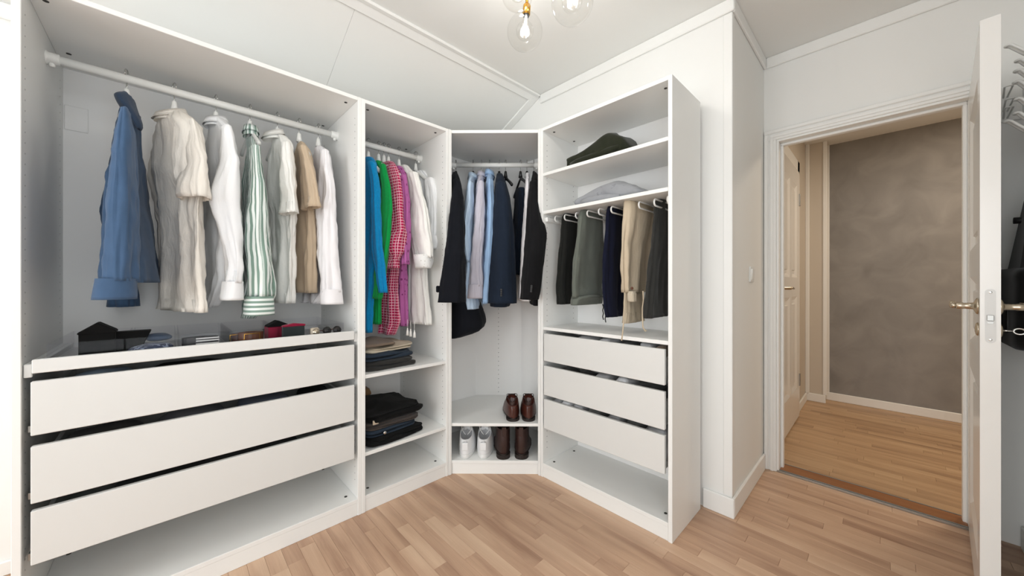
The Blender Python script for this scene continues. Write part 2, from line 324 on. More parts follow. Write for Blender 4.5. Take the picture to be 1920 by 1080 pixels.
# ceiling: flat part and two panels of the slope with a narrow joint
struct(box('ceiling', 'ceiling', None, XK, XR + .1, YW - .1, YD + .1, ZC, ZC + .1, 0))
sl = (ZC - ZK) / (XK - XL)
def slope_panel(y0, y1):
    m = MB(); v = [(XL, y0, ZK), (XK, y0, ZC), (XK, y0, ZC + .1), (XL - .1, y0, ZK + .05), (XL, y1, ZK), (XK, y1, ZC), (XK, y1, ZC + .1), (XL - .1, y1, ZK + .05)]
    m.add(v, [(0, 1, 5, 4), (1, 2, 6, 5), (2, 3, 7, 6), (3, 0, 4, 7), (0, 3, 2, 1), (4, 5, 6, 7)]); return struct(m.build('ceiling_slope', 'ceiling', None, 0.001))
slope_panel(YW, 0.6492); slope_panel(0.6500, YB)
struct(MB().add([(XL, .6, ZK + .02), (XK, .6, ZC + .02), (XK, .7, ZC + .02), (XL, .7, ZK + .02)], [(0, 1, 2, 3)]).build('trim_20', 'wall'))
# mouldings
TH, TT = 0.062, 0.014
ti = [0]
def trim(x0, x1, y0, y1, z0, z1, bevel=0.004):
    ti[0] += 1; return struct(box('trim_%d' % ti[0], 'trim', None, x0, x1, y0, y1, z0, z1, bevel))
trim(XK + .02, XB + TT, YB - TT, YB, ZC - TH, ZC)            # back wall / ceiling
trim(XB, XB + TT, YB, YD, ZC - TH, ZC)                       # recess side
trim(XB + TT, XR, YD - TT, YD, ZC - TH, ZC)                  # over the door wall
trim(XR - TT, XR, YW, YD - TT, ZC - TH, ZC)
trim(XL, XL + TT, YW, YB, ZK - .065, ZK - .005)              # top of the left wall
nsl = Vector((-sl, 0, 1)).normalized(); dsl = Vector((1, 0, sl)).normalized()
def slope_strip(u0, u1, y0, y1, t, name):                    # strip lying under the slope, u metres from the left wall
    m = MB(); o = Vector((XL, 0, ZK)); P = []
    for y in (y0, y1):
        for u, d in ((u0, 0), (u1, 0), (u1, -t), (u0, -t)): P.append(o + dsl * u + nsl * d + Vector((0, y, 0)))
    m.add(P, [(0, 1, 2, 3), (7, 6, 5, 4), (0, 4, 5, 1), (1, 5, 6, 2), (2, 6, 7, 3), (3, 7, 4, 0)]); return struct(m.build(name, 'trim', None, 0.003))
LS = math.hypot(XK - XL, ZC - ZK)
slope_strip(LS - .055, LS + .005, YW, YB, .012, 'trim_7'); slope_strip(0.02, LS - .02, YB - .062, YB, .014, 'trim_8')
ti[0] = 8
trim(XK - .003, XK + .03, YW, YB - TT, ZC - .016, ZC, .006)  # round bead along the kink
trim(XB - .035, XB + .002, YB - .004, YB, 0.1, ZC - TH, .002)  # corner beads of the projecting wall
trim(XB, XB + .004, YB - .004, YB + .035, 0.1, ZC - TH, .002)
def base(name, x0, x1, y0, y1, h=0.095): return struct(box('baseboard_' + name, 'trim', None, x0, x1, y0, y1, 0, h, 0.004))
base('back', -0.62, XB + .013, YB - .013, YB); base('recess', XB, XB + .013, YB, YD - .02); base('left', XL, XL + .013, YW, YB - .02, 0.055); base('right', XR - .013, XR, YW, YD - .02)
# door casing, jamb and threshold
def casing(name, prof, a, b, axis):
    pass
cw = 0.072
cas = struct(MB().box(DX0 - cw, DX0 - .012, YD - .012, YD, 0, DZ + .012).box(DX1 + .012, DX1 + cw, YD - .012, YD, 0, DZ + .012).box(DX0 - cw, DX1 + cw, YD - .012, YD, DZ + .012, DZ + cw).build('trim_30', 'trim', None, .003))
cas2 = struct(MB().box(DX0 - cw, DX0 - cw + .022, YD - .020, YD - .012, 0, DZ + cw - .022).box(DX1 + cw - .022, DX1 + cw, YD - .020, YD - .012, 0, DZ + cw - .022).box(DX0 - cw, DX1 + cw, YD - .020, YD - .012, DZ + cw - .022, DZ + cw).build('trim_31', 'trim', None, .004))
cas3 = struct(MB().box(DX0 - .042, DX0 - .026, YD - .017, YD - .012, 0, DZ + .026).box(DX1 + .026, DX1 + .042, YD - .017, YD - .012, 0, DZ + .026).box(DX0 - .042, DX1 + .042, YD - .017, YD - .012, DZ + .026, DZ + .042).build('trim_32', 'trim', None, .002))
struct(MB().box(DX0 - .012, DX0, YD - .006, YD + .11, 0, DZ).box(DX1, DX1 + .012, YD - .006, YD + .11, 0, DZ).box(DX0 - .012, DX1 + .012, YD - .006, YD + .11, DZ, DZ + .012).build('trim_33', 'trim', None, .002))
struct(MB().box(DX0, DX0 + .014, YD + .045, YD + .08, 0, DZ - .014).box(DX1 - .014, DX1, YD + .045, YD + .08, 0, DZ - .014).box(DX0, DX1, YD + .045, YD + .08, DZ - .014, DZ).build('trim_34', 'trim', None, .003))
th = struct(MB().box(DX0, DX1, YD + .012, YD + .105, 0, .014).build('trim_35', 'oak_sill', None, .004))
for yy in (YD + .002, YD + .109): MB().box(DX0 - .01, DX1 + .01, yy - .009, yy + .009, 0.0, .012).box(DX0 - .01, DX1 + .01, yy - .003, yy + .003, .012, .015).build('metal_strip', 'steel', th, .002)

# ------------------------------------------------------------------ the hall beyond the door
HX0, HY1, HX1, HZ = -0.505, 4.56, 1.60, 2.44
hf = struct(MB().box(HX0 - .1, HX1 + .1, YD + .05, HY1 + .1, -0.12, -0.012).build('floor_hall', 'oak_hall'))
planks(hf, 'oak_hall', HX0, 1.05, YD + .118, HY1, 0.058, 11)
MB().box(1.05, HX1, YD + .05, HY1, -.012, -.0004).build('plank_field', 'oak_hall', hf)
struct(box('wall_hall_left', 'hall_wall', None, HX0 - .1, HX0, YD + .1, HY1 + .1, 0, HZ, 0))
struct(box('wall_hall_far', 'plaster', None, HX0, HX1, HY1, HY1 + .1, 0, HZ, 0))
struct(box('wall_hall_pier', 'hall_wall', None, HX0, -0.372, 4.40, HY1, 0, HZ, 0))
struct(box('wall_hall_right', 'hall_wall', None, HX1, HX1 + .1, YD + .1, HY1 + .1, 0, HZ, 0))
struct(box('wall_hall_front', 'hall_wall', None, XR + .1, HX1 + .1, YD, YD + .1, 0, HZ, 0))
struct(box('ceiling_hall', 'ceiling', None, HX0 - .1, HX1 + .1, YD + .1, HY1 + .1, HZ, HZ + .1, 0))
base('hall_far', -0.372, HX1, HY1 - .013, HY1, .075); base('hall_pier', HX0, -0.372 + .013, 4.387, 4.40, .075); base('hall_left', HX0, HX0 + .013, 3.93, 4.387, .075)
trim(HX0, HX0 + .03, 4.375, 4.40, .075, HZ); trim(-0.380, -0.350, 4.392, 4.40, .075, HZ); trim(-0.372, -0.345, HY1 - .012, HY1, .075, HZ)
# panelled door in the left hall wall
def panelled(parent, w, h, t, mat, panels, y_first=0.0):
    """leaf in the local xz plane, x 0..w, thickness y 0..t; panels = [(x0,x1,z0,z1)] are sunk on both faces"""
    xs = sorted({0, w, *[p[0] for p in panels], *[p[1] for p in panels]}); zs = sorted({0, h, *[p[2] for p in panels], *[p[3] for p in panels]})
    m = MB()
    for i in range(len(xs) - 1):
        for k in range(len(zs) - 1):
            cx, cz = (xs[i] + xs[i + 1]) / 2, (zs[k] + zs[k + 1]) / 2
            if any(p[0] < cx < p[1] and p[2] < cz < p[3] for p in panels): continue
            m.box(xs[i], xs[i + 1], 0, t, zs[k], zs[k + 1])
    m.build('leaf_frame', mat, parent)
    for (a, b, c, d) in panels:
        pm = MB()
        for (y0, y1) in ((0.0, 0.013), (t, t - 0.013)):
            q = 0.028; v = [(a, y0, c), (b, y0, c), (b, y0, d), (a, y0, d), (a + q, y1, c + q), (b - q, y1, c + q), (b - q, y1, d - q), (a + q, y1, d - q)]
            pm.add(v, [(i, (i + 1) % 4, 4 + (i + 1) % 4, 4 + i) for i in range(4)] + [(4, 5, 6, 7)])
        pm.build('panel', mat, parent)
        MB().box(a + .055, b - .055, 0.006, t - 0.006, c + .055, d - .055).build('raised_field', mat, parent, 0.005)
d2 = bpy.data.objects.new('door_2', None); COL.objects.link(d2); struct(d2); d2.location = (HX0 - .012, 3.80, 0.012); d2.rotation_euler = (0, 0, -PI / 2)
panelled(d2, 0.80, 2.03, 0.04, 'door_paint', [(.12, .36, 1.15, 1.90), (.44, .68, 1.15, 1.90), (.12, .36, .25, 1.0), (.44, .68, .25, 1.0)])
MB().lathe([(.022, 0), (.022, .006), (.01, .01), (.01, .05)], (.74, .04, 1.07), (0, 1, 0), 12).tube([(.745, .088, 1.07), (.70, .09, 1.072), (.63, .088, 1.068)], .008).build('handle', 'nickel', d2, 0, True)
for z in (.25, 1.75): MB().box(-.006, .018, .036, .048, z, z + .1).build('hinge', 'steel', d2, .002)
struct(MB().box(HX0, HX0 + .018, 3.805, 3.90, 0, 2.15).box(HX0, HX0 + .018, 2.89, 2.985, 0, 2.15).box(HX0, HX0 + .018, 2.89, 3.90, 2.05, 2.15).build('trim_40', 'trim', None, .004))

# ------------------------------------------------------------------ the open door of this room
ang = math.atan2(1.872 - 2.585, 0.219 - 0.272)
d1 = bpy.data.objects.new('door_1', None); COL.objects.link(d1); struct(d1); d1.location = (0.272, 2.585, 0.012); d1.rotation_euler = (0, 0, ang)
DW, DT, DH = 0.715, 0.040, 1.945
panelled(d1, DW, DH, DT, 'door_paint', [(.11, .605, 1.24, 1.80), (.11, .605, .86, 1.13), (.11, .605, .16, .75)])
def lever(parent, side, x, z):
    y = 0 if side < 0 else DT
    m = MB().lathe([(.026, 0), (.027, .003), (.024, .006), (.019, .008), (.011, .011), (.010, .03), (.0115, .034), (.011, .045), (.009, .048)], (x, y, z), (0, side, 0), 20)
    h = m.build('handle', 'nickel', parent, 0, True)
    yy = y + side * .050
    MB().tube([(x + .004, yy, z), (x - .01, yy + side * .003, z), (x - .025, yy + side * .004, z), (x - .05, yy + side * .004, z), (x - .085, yy + side * .003, z), (x - .105, yy + side * .003, z)], [.009, .009, .0085, .0075, .007, .006], 10).lathe([(.002, -.007), (.011, -.007), (.013, -.003), (.013, .003), (.011, .007), (.002, .007)], (x - .112, yy + side * .003, z), (0, 1, 0), 16).build('lever', 'nickel', h, 0, True)
    MB().lathe([(.022, 0), (.022, .003), (.018, .006), (.008, .008), (.005, .008)], (x, y, z - .076), (0, side, 0), 20).build('escutcheon', 'nickel', parent, 0, True)
lever(d1, -1, DW - .055, 1.028); lever(d1, 1, DW - .055, 1.028)
lp = MB(); pl = [(DT / 2 + .0105 * math.cos(a), 1.0 + (.075 if math.sin(a) > 0 else -.075) + .0105 * math.sin(a)) for a in [2 * PI * k / 24 for k in range(24)]]
lp.rings([[(DW - .001, y, z) for y, z in pl], [(DW + .0018, y, z) for y, z in pl]]); lpo = lp.build('lock_plate', 'lock_grey', d1)
MB().box(DW + .001, DW + .006, DT / 2 - .007, DT / 2 + .007, .985, 1.003).build('latch', 'steel', lpo, .001); MB().box(DW + .001, DW + .004, DT / 2 - .006, DT / 2 + .006, .976, .982).build('bolt', 'steel', lpo)
for z in (.925, 1.075): MB().lathe([(.004, 0), (.004, .001), (.002, .0015)], (DW + .0015, DT / 2, z), (1, 0, 0), 10).build('screw', 'chrome', lpo)
kx, kz = DW - .055, .952
kr = [(kx, DT + .038 + .011 * math.cos(t), kz + .009 * math.sin(t)) for t in [2 * PI * k / 20 for k in range(21)]]
MB().tube([(kx, DT, kz), (kx, DT + .028, kz)], .0022).tube(kr, .0025, 6).build('key', 'chrome', d1, 0, True)
for z in (.22, 1.66): MB().lathe([(.006, 0), (.006, .1), (.003, .104)], (-.004, DT + .004, z), (0, 0, 1), 10).build('hinge', 'steel', d1, 0, True)

# ------------------------------------------------------------------ light switch
sw = thing('light_switch', 'white rocker light switch on the narrow return wall beside the doorway', 'light switch', (XB, 2.29, 1.165))
MB().box(0, .008, -.04, .04, -.042, .042).build('switch_plate', 'plastic_white', sw, .003)
MB().add([(.008, -.027, -.03), (.008, .027, -.03), (.008, .027, .03), (.008, -.027, .03), (.010, -.026, -.029), (.010, .026, -.029), (.015, .026, .029), (.015, -.026, .029)], [(4, 5, 6, 7), (0, 1, 5, 4), (1, 2, 6, 5), (2, 3, 7, 6), (3, 0, 4, 7)]).build('rocker', 'plastic_white', sw, .001)

# ------------------------------------------------------------------ wardrobes
T = 0.018; WH = 2.012; WFX = -1.744; WBX = -2.318     # left run: front plane and back
Y0, Y1, Y2 = -0.329, 0.671, 1.171
def pins(parent, pts, nrm, r=.0028):
    m = MB(); nx, ny = nrm
    for (x, y, z) in pts:
        a = Vector((-ny, nx, 0)); vs = []
        for k in range(6):
            t = 2 * PI * k / 6; vs.append(Vector((x, y, z)) + a * math.cos(t) * r + Vector((0, 0, 1)) * math.sin(t) * r + Vector((nx, ny, 0)) * .0006)
        m.add(vs, [tuple(range(6))])
    m.build('peg_holes', 'pinhole', parent, kind='stuff')
def cam_cap(parent, x, y, z, up):
    MB().lathe([(.007, 0), (.007, .0015 * up), (.005, .002 * up)], (x, y, z), (0, 0, 1), 12).build('cam_cap', 'hole_dark', parent)
def rail(parent, a, b, r=.0135):
    a, b = Vector(a), Vector(b); d = (b - a).normalized()
    rl = MB().tube([a + d * .004, b - d * .004], r, 14, True, .0155).build('clothes_rail', 'plastic_white', parent, 0, True)
    for p, s in ((a, 1), (b, -1)):
        MB().tube([p, p + d * s * .004, p + d * s * .006, p + d * s * .030, p + d * s * .032], [.024, .024, .019, .019, .016], 16).build('rail_bracket', 'plastic_white', rl, 0, True)
        MB().lathe([(.004, -.030), (.007, -.028), (.008, -.022), (.006, -.016)], p + d * s * .014, (0, 0, 1), 10).build('bracket_peg', 'plastic_white', rl, 0, True)
def carcass_x(name, label, y0, y1):                  # units along the left wall, open towards +x
    u = thing(name, label, 'wardrobe', (0, 0, 0))
    box('side_panel', 'melamine', u, WBX, WFX, y0, y0 + T, 0, WH); box('side_panel', 'melamine', u, WBX, WFX, y1 - T, y1, 0, WH)
    box('top_panel', 'melamine', u, WBX, WFX, y0 + T, y1 - T, WH - T, WH); box('bottom_panel', 'melamine', u, WBX, WFX - .002, y0 + T, y1 - T, .062, .080)
    box('plinth', 'melamine', u, WFX - .022, WFX - .004, y0 + T, y1 - T, 0, .062); box('back_panel', 'backboard', u, WBX - .006, WBX + .002, y0 + .004, y1 - .004, .06, WH - .004, 0)
    zs = [.16 + .032 * 2 * k * .5 for k in range(56)]
    for yy, s in ((y0 + T, 1), (y1 - T, -1)):
        pins(u, [(x, yy, z) for x in (WFX - .037, WBX + .06) for z in zs], (0, s))
    for x in (WFX - .06, WBX + .16):
        for yy in (y0 + T + .035, y1 - T - .035): cam_cap(u, x, yy, WH - T, -1); cam_cap(u, x, yy, .080, 1)
    return u
def drawer_x(u, y0, y1, z0, z1, fx, side_h):
    d = MB().box(WBX + .05, fx - .018, y0 + .012, y0 + .024, z0 + .012, z0 + side_h).box(WBX + .05, fx - .018, y1 - .024, y1 - .012, z0 + .012, z0 + side_h).box(WBX + .05, WBX + .062, y0 + .024, y1 - .024, z0 + .012, z0 + side_h).box(WBX + .05, fx - .018, y0 + .012, y1 - .012, z0 + .006, z0 + .012).build('drawer', 'drawer_paint', u, .001)
    MB().box(fx - .018, fx, y0, y1, z0, z1).build('drawer_front', 'drawer_paint', d, .002)
    for yy in (y0 - .010, y1 + .002): MB().box(WBX + .05, fx - .03, yy, yy + .008, z0 + .004, z0 + .024).build('runner', 'steel', d, .001)
    return d
u1 = carcass_x('wide_wardrobe', 'wide open white wardrobe unit with three long drawers below hanging shirts', Y0, Y1)
rail(u1, (-2.034, Y0 + T, 1.910), (-2.034, Y1 - T, 1.910))
box('cover_plate', 'backboard', u1, WBX + .002, WBX + .008, Y0 + .022, Y0 + .085, 1.745, 1.845)
dr = [drawer_x(u1, -0.294, .636, z0, z1, WFX + .004, .115) for z0, z1 in ((.664, .824), (.463, .632), (.281, .441))]
tr = MB().box(WBX + .05, WFX - .010, -0.280, .622, .852, .858).box(WBX + .05, WFX - .010, -0.290, -0.278, .850, .876).box(WBX + .05, WFX - .010, .620, .632, .850, .876).box(WBX + .05, WBX + .062, -0.278, .620, .850, .876).build('pull_out_tray', 'drawer_paint', u1, .001)
MB().box(WFX - .014, WFX + .004, -0.292, .636, .848, .889).build('tray_front', 'drawer_paint', tr, .002)
for yy in (-0.309, .640): MB().box(WBX + .05, WFX - .01, yy, yy + .016, .835, .875).build('tray_runner', 'drawer_paint', tr, .002)
u2 = carcass_x('narrow_wardrobe', 'narrow open white wardrobe unit holding bright tops and stacked trousers', Y1, Y2)
rail(u2, (-2.034, Y1 + T, 1.908), (-2.034, Y2 - T, 1.908))
SZ1, SZ2 = .668, .289
box('shelf', 'melamine', u2, WBX + .004, WFX - .004, Y1 + T, Y2 - T, SZ1 - T, SZ1); box('shelf', 'melamine', u2, WBX + .004, WFX - .004, Y1 + T, Y2 - T, SZ2 - T, SZ2)
# right unit, 35 cm deep, open towards -y
RX0, RX1, RF, RB = -1.371, -0.621, 1.550, 1.893
u4 = thing('shallow_wardrobe', 'shallow open white wardrobe unit with trouser rack and three short drawers', 'wardrobe')
box('side_panel', 'melamine', u4, RX0, RX0 + T, RF, RB, 0, WH); box('side_panel', 'melamine', u4, RX1 - T, RX1, RF, RB, 0, WH)
box('top_panel', 'melamine', u4, RX0 + T, RX1 - T, RF, RB, WH - T, WH); box('bottom_panel', 'melamine', u4, RX0 + T, RX1 - T, RF + .002, RB, .062, .080); box('plinth', 'melamine', u4, RX0 + T, RX1 - T, RF + .004, RF + .022, 0, .062)
box('back_panel', 'backboard', u4, RX0 + .004, RX1 - .004, RB - .002, RB + .006, .06, WH - .004, 0)
for z in (1.752, 1.533, .866): box('shelf', 'melamine', u4, RX0 + T, RX1 - T, RF + .004, RB - .004, z - T, z)
zs = [.16 + .032 * k for k in range(56)]
for xx, s in ((RX0 + T, 1), (RX1 - T, -1)): pins(u4, [(xx, y, z) for y in (RF + .037, RB - .05) for z in zs], (s, 0))
for y in (RF + .06, RB - .09):
    for xx in (RX0 + T + .035, RX1 - T - .035): cam_cap(u4, xx, y, WH - T, -1); cam_cap(u4, xx, y, .080, 1)
rdr = []
for z0, z1 in ((.673, .829), (.479, .645), (.287, .455)):
    x0, x1, fy = RX0 + .030, RX1 - .030, RF - .006
    d = MB().box(x0 + .012, x0 + .024, fy + .018, RB - .02, z0 + .012, z0 + .115).box(x1 - .024, x1 - .012, fy + .018, RB - .02, z0 + .012, z0 + .115).box(x0 + .024, x1 - .024, RB - .032, RB - .02, z0 + .012, z0 + .115).box(x0 + .012, x1 - .012, fy + .018, RB - .02, z0 + .006, z0 + .012).build('drawer', 'drawer_paint', u4, .001)
    MB().box(x0, x1, fy, fy + .018, z0, z1).build('drawer_front', 'drawer_paint', d, .002); rdr.append(d)
    for xx in (x0 - .010, x1 + .002): MB().box(xx, xx + .008, fy + .03, RB - .02, z0 + .004, z0 + .024).build('runner', 'steel', d, .001)
# trouser rack: side rails and looped arms pointing to the room
for xx in (RX0 + T, RX1 - T - .016): MB().box(xx, xx + .016, RF + .02, RB - .02, 1.470, 1.500).build('rack_rail', 'wire_white', u4, .005)
MB().tube([(RX0 + T, RB - .03, 1.487), (RX1 - T, RB - .03, 1.487)], .008, 10).build('rack_bar', 'wire_white', u4, 0, True)
LOOPX = [-1.300, -1.232, -1.156, -1.082, -1.012, -0.940, -0.866, -0.794, -0.720, -0.660]
for i, x in enumerate(LOOPX):
    yt = RF + .045; zc, hh = 1.487, .015
    pts = [(x, RB - .03, zc + hh), (x, yt + .015, zc + hh)] + [(x, yt + .015 - .015 * math.cos(t), zc + hh * math.sin(t)) for t in [PI / 2 - PI * k / 8 for k in range(1, 8)]] + [(x, yt + .015, zc - hh), (x, RB - .03, zc - hh)]
    MB().tube(pts, .0042, 8).build('rack_loop', 'wire_white', u4, 0, True)
# corner unit with the slanted front
u3 = thing('corner_wardrobe', 'slanted corner wardrobe unit joining both runs with shoes at its foot', 'wardrobe')
FA, FB = Vector((WFX, Y2)), Vector((RX0, RF)); nf = Vector((FB - FA)).normalized(); nin = Vector((-nf.y, nf.x))
pent = [(WFX, Y2 + .018), (RX0 - .018, RF), (RX0 - .018, 1.868), (-1.838, 1.868), (-2.068, 1.622), (-2.068, Y2 + .018)]
box('side_panel', 'melamine', u3, -2.072, WFX + .003, Y2 + .001, Y2 + .018, 0, WH); box('side_panel', 'melamine', u3, RX0 - .018, RX0 - .001, RF - .003, 1.872, 0, WH)
def inset(m, z0, z1, setback):
    p = [Vector(q) for q in pent]; p[0] = p[0] + Vector((-setback * 1.4, 0)); p[1] = p[1] + Vector((0, setback * 1.4)); return m.prism([tuple(q) for q in p], z0, z1)
inset(MB(), WH - T, WH, .0).build('top_panel', 'melamine', u3, .0015); inset(MB(), .062, .080, .002).build('bottom_panel', 'melamine', u3, .0015); inset(MB(), .279, .297, .004).build('shelf', 'melamine', u3, .0015)
pa, pb = Vector(pent[0]) + nin * .006, Vector(pent[1]) + nin * .006
MB().slab(pa, pb, .016, 0, .062).build('plinth', 'melamine', u3, .001)
for a, b in ((pent[2], pent[3]), (pent[3], pent[4]), (pent[4], pent[5])): MB().slab(Vector(b), Vector(a), .006, .062, WH - .002).build('back_panel', 'backboard', u3)
mid = (Vector(pent[3]) + Vector(pent[4])) / 2; nd = Vector((FWD.x, FWD.y))
pins(u3, [(mid.x - nd.x * .0005, mid.y - nd.y * .0005, z) for z in zs], (-nd.x, -nd.y), .0032)
for q, nrm in (((WFX - .04, Y2 + .018), (0, 1)), ((RX0 - .018, RF + .04), (-1, 0))): pins(u3, [(q[0], q[1], z) for z in zs], nrm)
RD = 2.38                                            # corner rail
ra = FWD * RD + RGT * (-.405); rb = FWD * RD + RGT * .18
rail(u3, (ra.x, ra.y, 1.906), (rb.x, rb.y, 1.906), .0125)

# ------------------------------------------------------------------ ceiling lamp
def spot(px, py, D): return Vector((0, 0, CAM_H)) + (FWD + RGT * ((px - 960) / F_PX) + Vector((0, 0, 1)) * ((HORIZON - py) / F_PX)) * D
lc = Vector((-1.02, 1.06, ZC))
lamp = thing('ceiling_lamp', 'ceiling lamp with clear glass globes on brass sockets', 'lamp', lc)
MB().lathe([(.001, 0), (.075, 0), (.075, -.02), (.07, -.025), (.001, -.025)], (0, 0, 0), (0, 0, 1), 32).build('canopy', 'brass', lamp, 0, True)
GL = [(984, 60, 1.50, .074, (-.12, 0, -1)), (1073, 4, 1.31, .076, (.2, .1, -1)), (970, -12, 1.40, .062, (-.2, -.3, -.8))]
for i, (px, py, D, r, ax) in enumerate(GL):
    c = spot(px, py, D) - lc; ax = Vector(ax).normalized(); top = c - ax * r
    pr = [(.014, -r * .985)] + [(r * math.sin(t), -r * math.cos(t)) for t in [.25 + (PI - .27) * k / 20 for k in range(21)]]
    g = MB(); n = 28; t0 = Vector((1, 0, 0)); a = ax.cross(t0).normalized(); b = ax.cross(a).normalized()
    g.rings([[c + ax * h + (a * math.cos(2 * PI * k / n) + b * math.sin(2 * PI * k / n)) * rr for k in range(n)] for rr, h in pr], False, False)
    go = g.build('glass_globe', 'globe_glass', lamp, 0, True)
    so = MB().lathe([(.001, -.034), (.014, -.034), (.016, -.03), (.016, .004), (.001, .004)], top, ax, 18).build('socket', 'brass', lamp, 0, True)
    MB().lathe([(.001, .003), (.013, .003), (.013, .012), (.001, .012)], top, ax, 16).build('socket_ring', 'black_plastic', so, 0, True)
    bl = MB(); rb_ = r * .50; bc = top + ax * (r * .95)
    bl.rings([[bc + ax * h + (a * math.cos(2 * PI * k / 18) + b * math.sin(2 * PI * k / 18)) * rr for k in range(18)] for rr, h in [(.011, -r * .85), (.013, -r * .6)] + [(rb_ * math.sin(t), -rb_ * math.cos(t)) for t in [.5 + (PI - .52) * k / 12 for k in range(13)]]], False, False)
    bo = bl.build('light_bulb', 'globe_glass', lamp, 0, True)
    fm = MB()
    for k in range(6):
        t = 2 * PI * k / 6; off = (a * math.cos(t) + b * math.sin(t)) * .008
        fm.tube([bc + off * .5 - ax * .018, bc + off + ax * .012], .0011, 5)
    fm.build('filament', 'filament', bo)
    MB().lathe([(.006, -r * .8), (.006, -.030), (.003, -.016), (.002, .008)], bc, ax, 10).build('glass_stem', 'plastic_white', bo, 0, True)
    st = top - ax * .034
    MB().tube([st, st + (Vector((0, 0, -.02)) - st) * .5 + Vector((0, 0, .02)), Vector((0, 0, -.02))], .006, 10).build('arm', 'brass', lamp, 0, True)
    pl_ = bpy.data.lights.new('lamp_light', 'POINT'); pl_.energy = 2.0; pl_.color = (1.0, 0.98, 0.95); pl_.shadow_soft_size = .02
    lo = bpy.data.objects.new('lamp_light', pl_); COL.objects.link(lo); lo.location = bc; lo.parent = lamp
# other sockets out of frame complete the lamp body

# ------------------------------------------------------------------ hangers and garments
def hanger(pos, yaw, label, group, mat='plastic_white', span=.115, wide=True, drop=.085):
    """hook over the rail at pos, arms along local x"""
    h = thing('clothes_hanger', label, 'hanger', pos, yaw, group)
    hook = [(.018 * math.cos(t), 0, .006 + .018 * math.sin(t)) for t in [-.5 + (PI + .6) * k / 10 for k in range(11)]]
    hook = [(x, y, z) for x, y, z in hook] + [(-.012, 0, -.018), (0, 0, -.032), (0, 0, -.062)]
    MB().tube(hook, .0019, 7).build('hook', 'chrome' if mat != 'black_plastic' else 'steel', h, 0, True)
    m = MB(); pts = [(span * s, 0, -.098 - drop * abs(s) ** 1.2 - .004) for s in [-1 + 2 * k / 16 for k in range(17)]]
    m.tube(pts, [.005 + .003 * abs(p[0]) / span for p in pts], 8, True, .011)
    m.lathe([(.004, 0), (.008, -.004), (.010, -.02), (.014, -.045)], (0, 0, -.050), (0, 0, 1), 12)
    m.build('hanger_body', mat, h, 0, True)
    return h
def rows_of(crop, scale, rows): return [(crop[1] + r[0] / scale, crop[0] + r[1] / scale, crop[0] + r[2] / scale) for r in rows]
def loft_cloth(H, D, u, rows, aprof, amp, k, seed, bmin=.022, n=64, step=.018, sup=2.6, hem=True, top_cap=True, wr=.006, puff=0):
    """rings from measured outline rows; D = distance of the ring centres from the viewer's plane, u = horizontal long axis of the section"""
    u = Vector((u[0], u[1], 0)).normalized(); v = Vector((-u.y, u.x, 0)); rnd = random.Random(seed)
    ph = [rnd.uniform(0, 6.28) for _ in range(6)]
    Da, Db_ = D if isinstance(D, tuple) else (D, D); z_top = spot(0, rows[0][0], Da).z; z_bot = spot(0, rows[-1][0], Db_).z; N = max(6, int((z_top - z_bot) / step)); rings = []
    for i in range(N + 1):
        py = rows[0][0] + (rows[-1][0] - rows[0][0]) * i / N
        D = Da + (Db_ - Da) * min(1, i / N * 1.6); xl, xr = catmull(rows, py); cx = (xl + xr) / 2; hw = max(2.0, (xr - xl) / 2)
        c = spot(cx, py, D); s = (cx - 960) / F_PX; e = RGT - FWD * s; W = hw * D / F_PX; drop = z_top - c.z
        a = catmull(aprof, drop)[0]; ue, ve = abs(u.dot(e)), abs(v.dot(e)); r2 = W * W - (a * ue) ** 2; bm_ = min(bmin, W / max(ve, .05) * .8)
        if r2 > (bm_ * ve) ** 2: b = math.sqrt(r2) / ve
        else: b = bm_; a = math.sqrt(max(W * W - (b * ve) ** 2, 1e-5)) / max(ue, .02)
        a = min(a, catmull(aprof, drop)[0] * 1.15)
        g = min(1, .2 + drop / .35); ring = []
        for j in range(n):
            t = 2 * PI * j / n; ct, st = math.cos(t), math.sin(t)
            pu = a * math.copysign(abs(ct) ** (2 / sup), ct); pv = b * math.copysign(abs(st) ** (2 / sup), st)
            nr = (u * (ct / max(a, .01)) + v * (st / max(b, .01))).normalized(); p = c + u * pu + v * pv
            f = amp * g * (math.sin(k * t + ph[0] + 3.2 * drop) + .4 * math.sin((k * 2 - 1) * t + ph[1] - 5.5 * drop) + .15 * math.sin(3 * k * t + ph[2] + 7 * drop))
            f += wr * noise.noise(Vector((p.x * 16 + ph[3], p.y * 16 + ph[4], p.z * 9 + ph[5]))) + wr * .7 * noise.noise(Vector((p.x * 40 + ph[3], p.y * 40, p.z * 24 + ph[5])))
            rg = noise.noise(Vector((ct * 2.6 + ph[3], st * 2.6 + ph[4], p.z * 3.2 + ph[0]))); rg2 = noise.noise(Vector((ct * 5 + ph[2], st * 5 + ph[1], p.z * 5 + ph[3] + 3 * ct)))
            f += wr * g * (.9 - 3.4 * abs(rg)) * .8 + wr * g * (.5 - 2.4 * abs(rg2)) * .3
            f = min(f, b * .5) if f > 0 else max(f, -b * .45)
            ring.append(p + nr * f - H)
        rings.append(ring)
    full = list(rings)
    if top_cap:
        r0 = rings[0]; cc = sum(r0, Vector()) / n; full = [[cc + (p - cc) * .45 + Vector((0, 0, .008)) for p in r0]] + full
    if hem:
        r1 = rings[-1]; cc = sum(r1, Vector()) / n
        full = full + [[p + (cc - p) * min(.9, .005 / max((p - cc).length, .006)) + Vector((0, 0, .001)) for p in r1], [cc + (p - cc) * .82 + Vector((0, 0, .05)) for p in r1]]
    return full, rings
BODY = [(0, .055), (.03, .10), (.08, .175), (.13, .205), (.25, .21), (1.2, .225)]
SLV = [(0, .04), (.06, .058), (.3, .06), (.8, .05)]
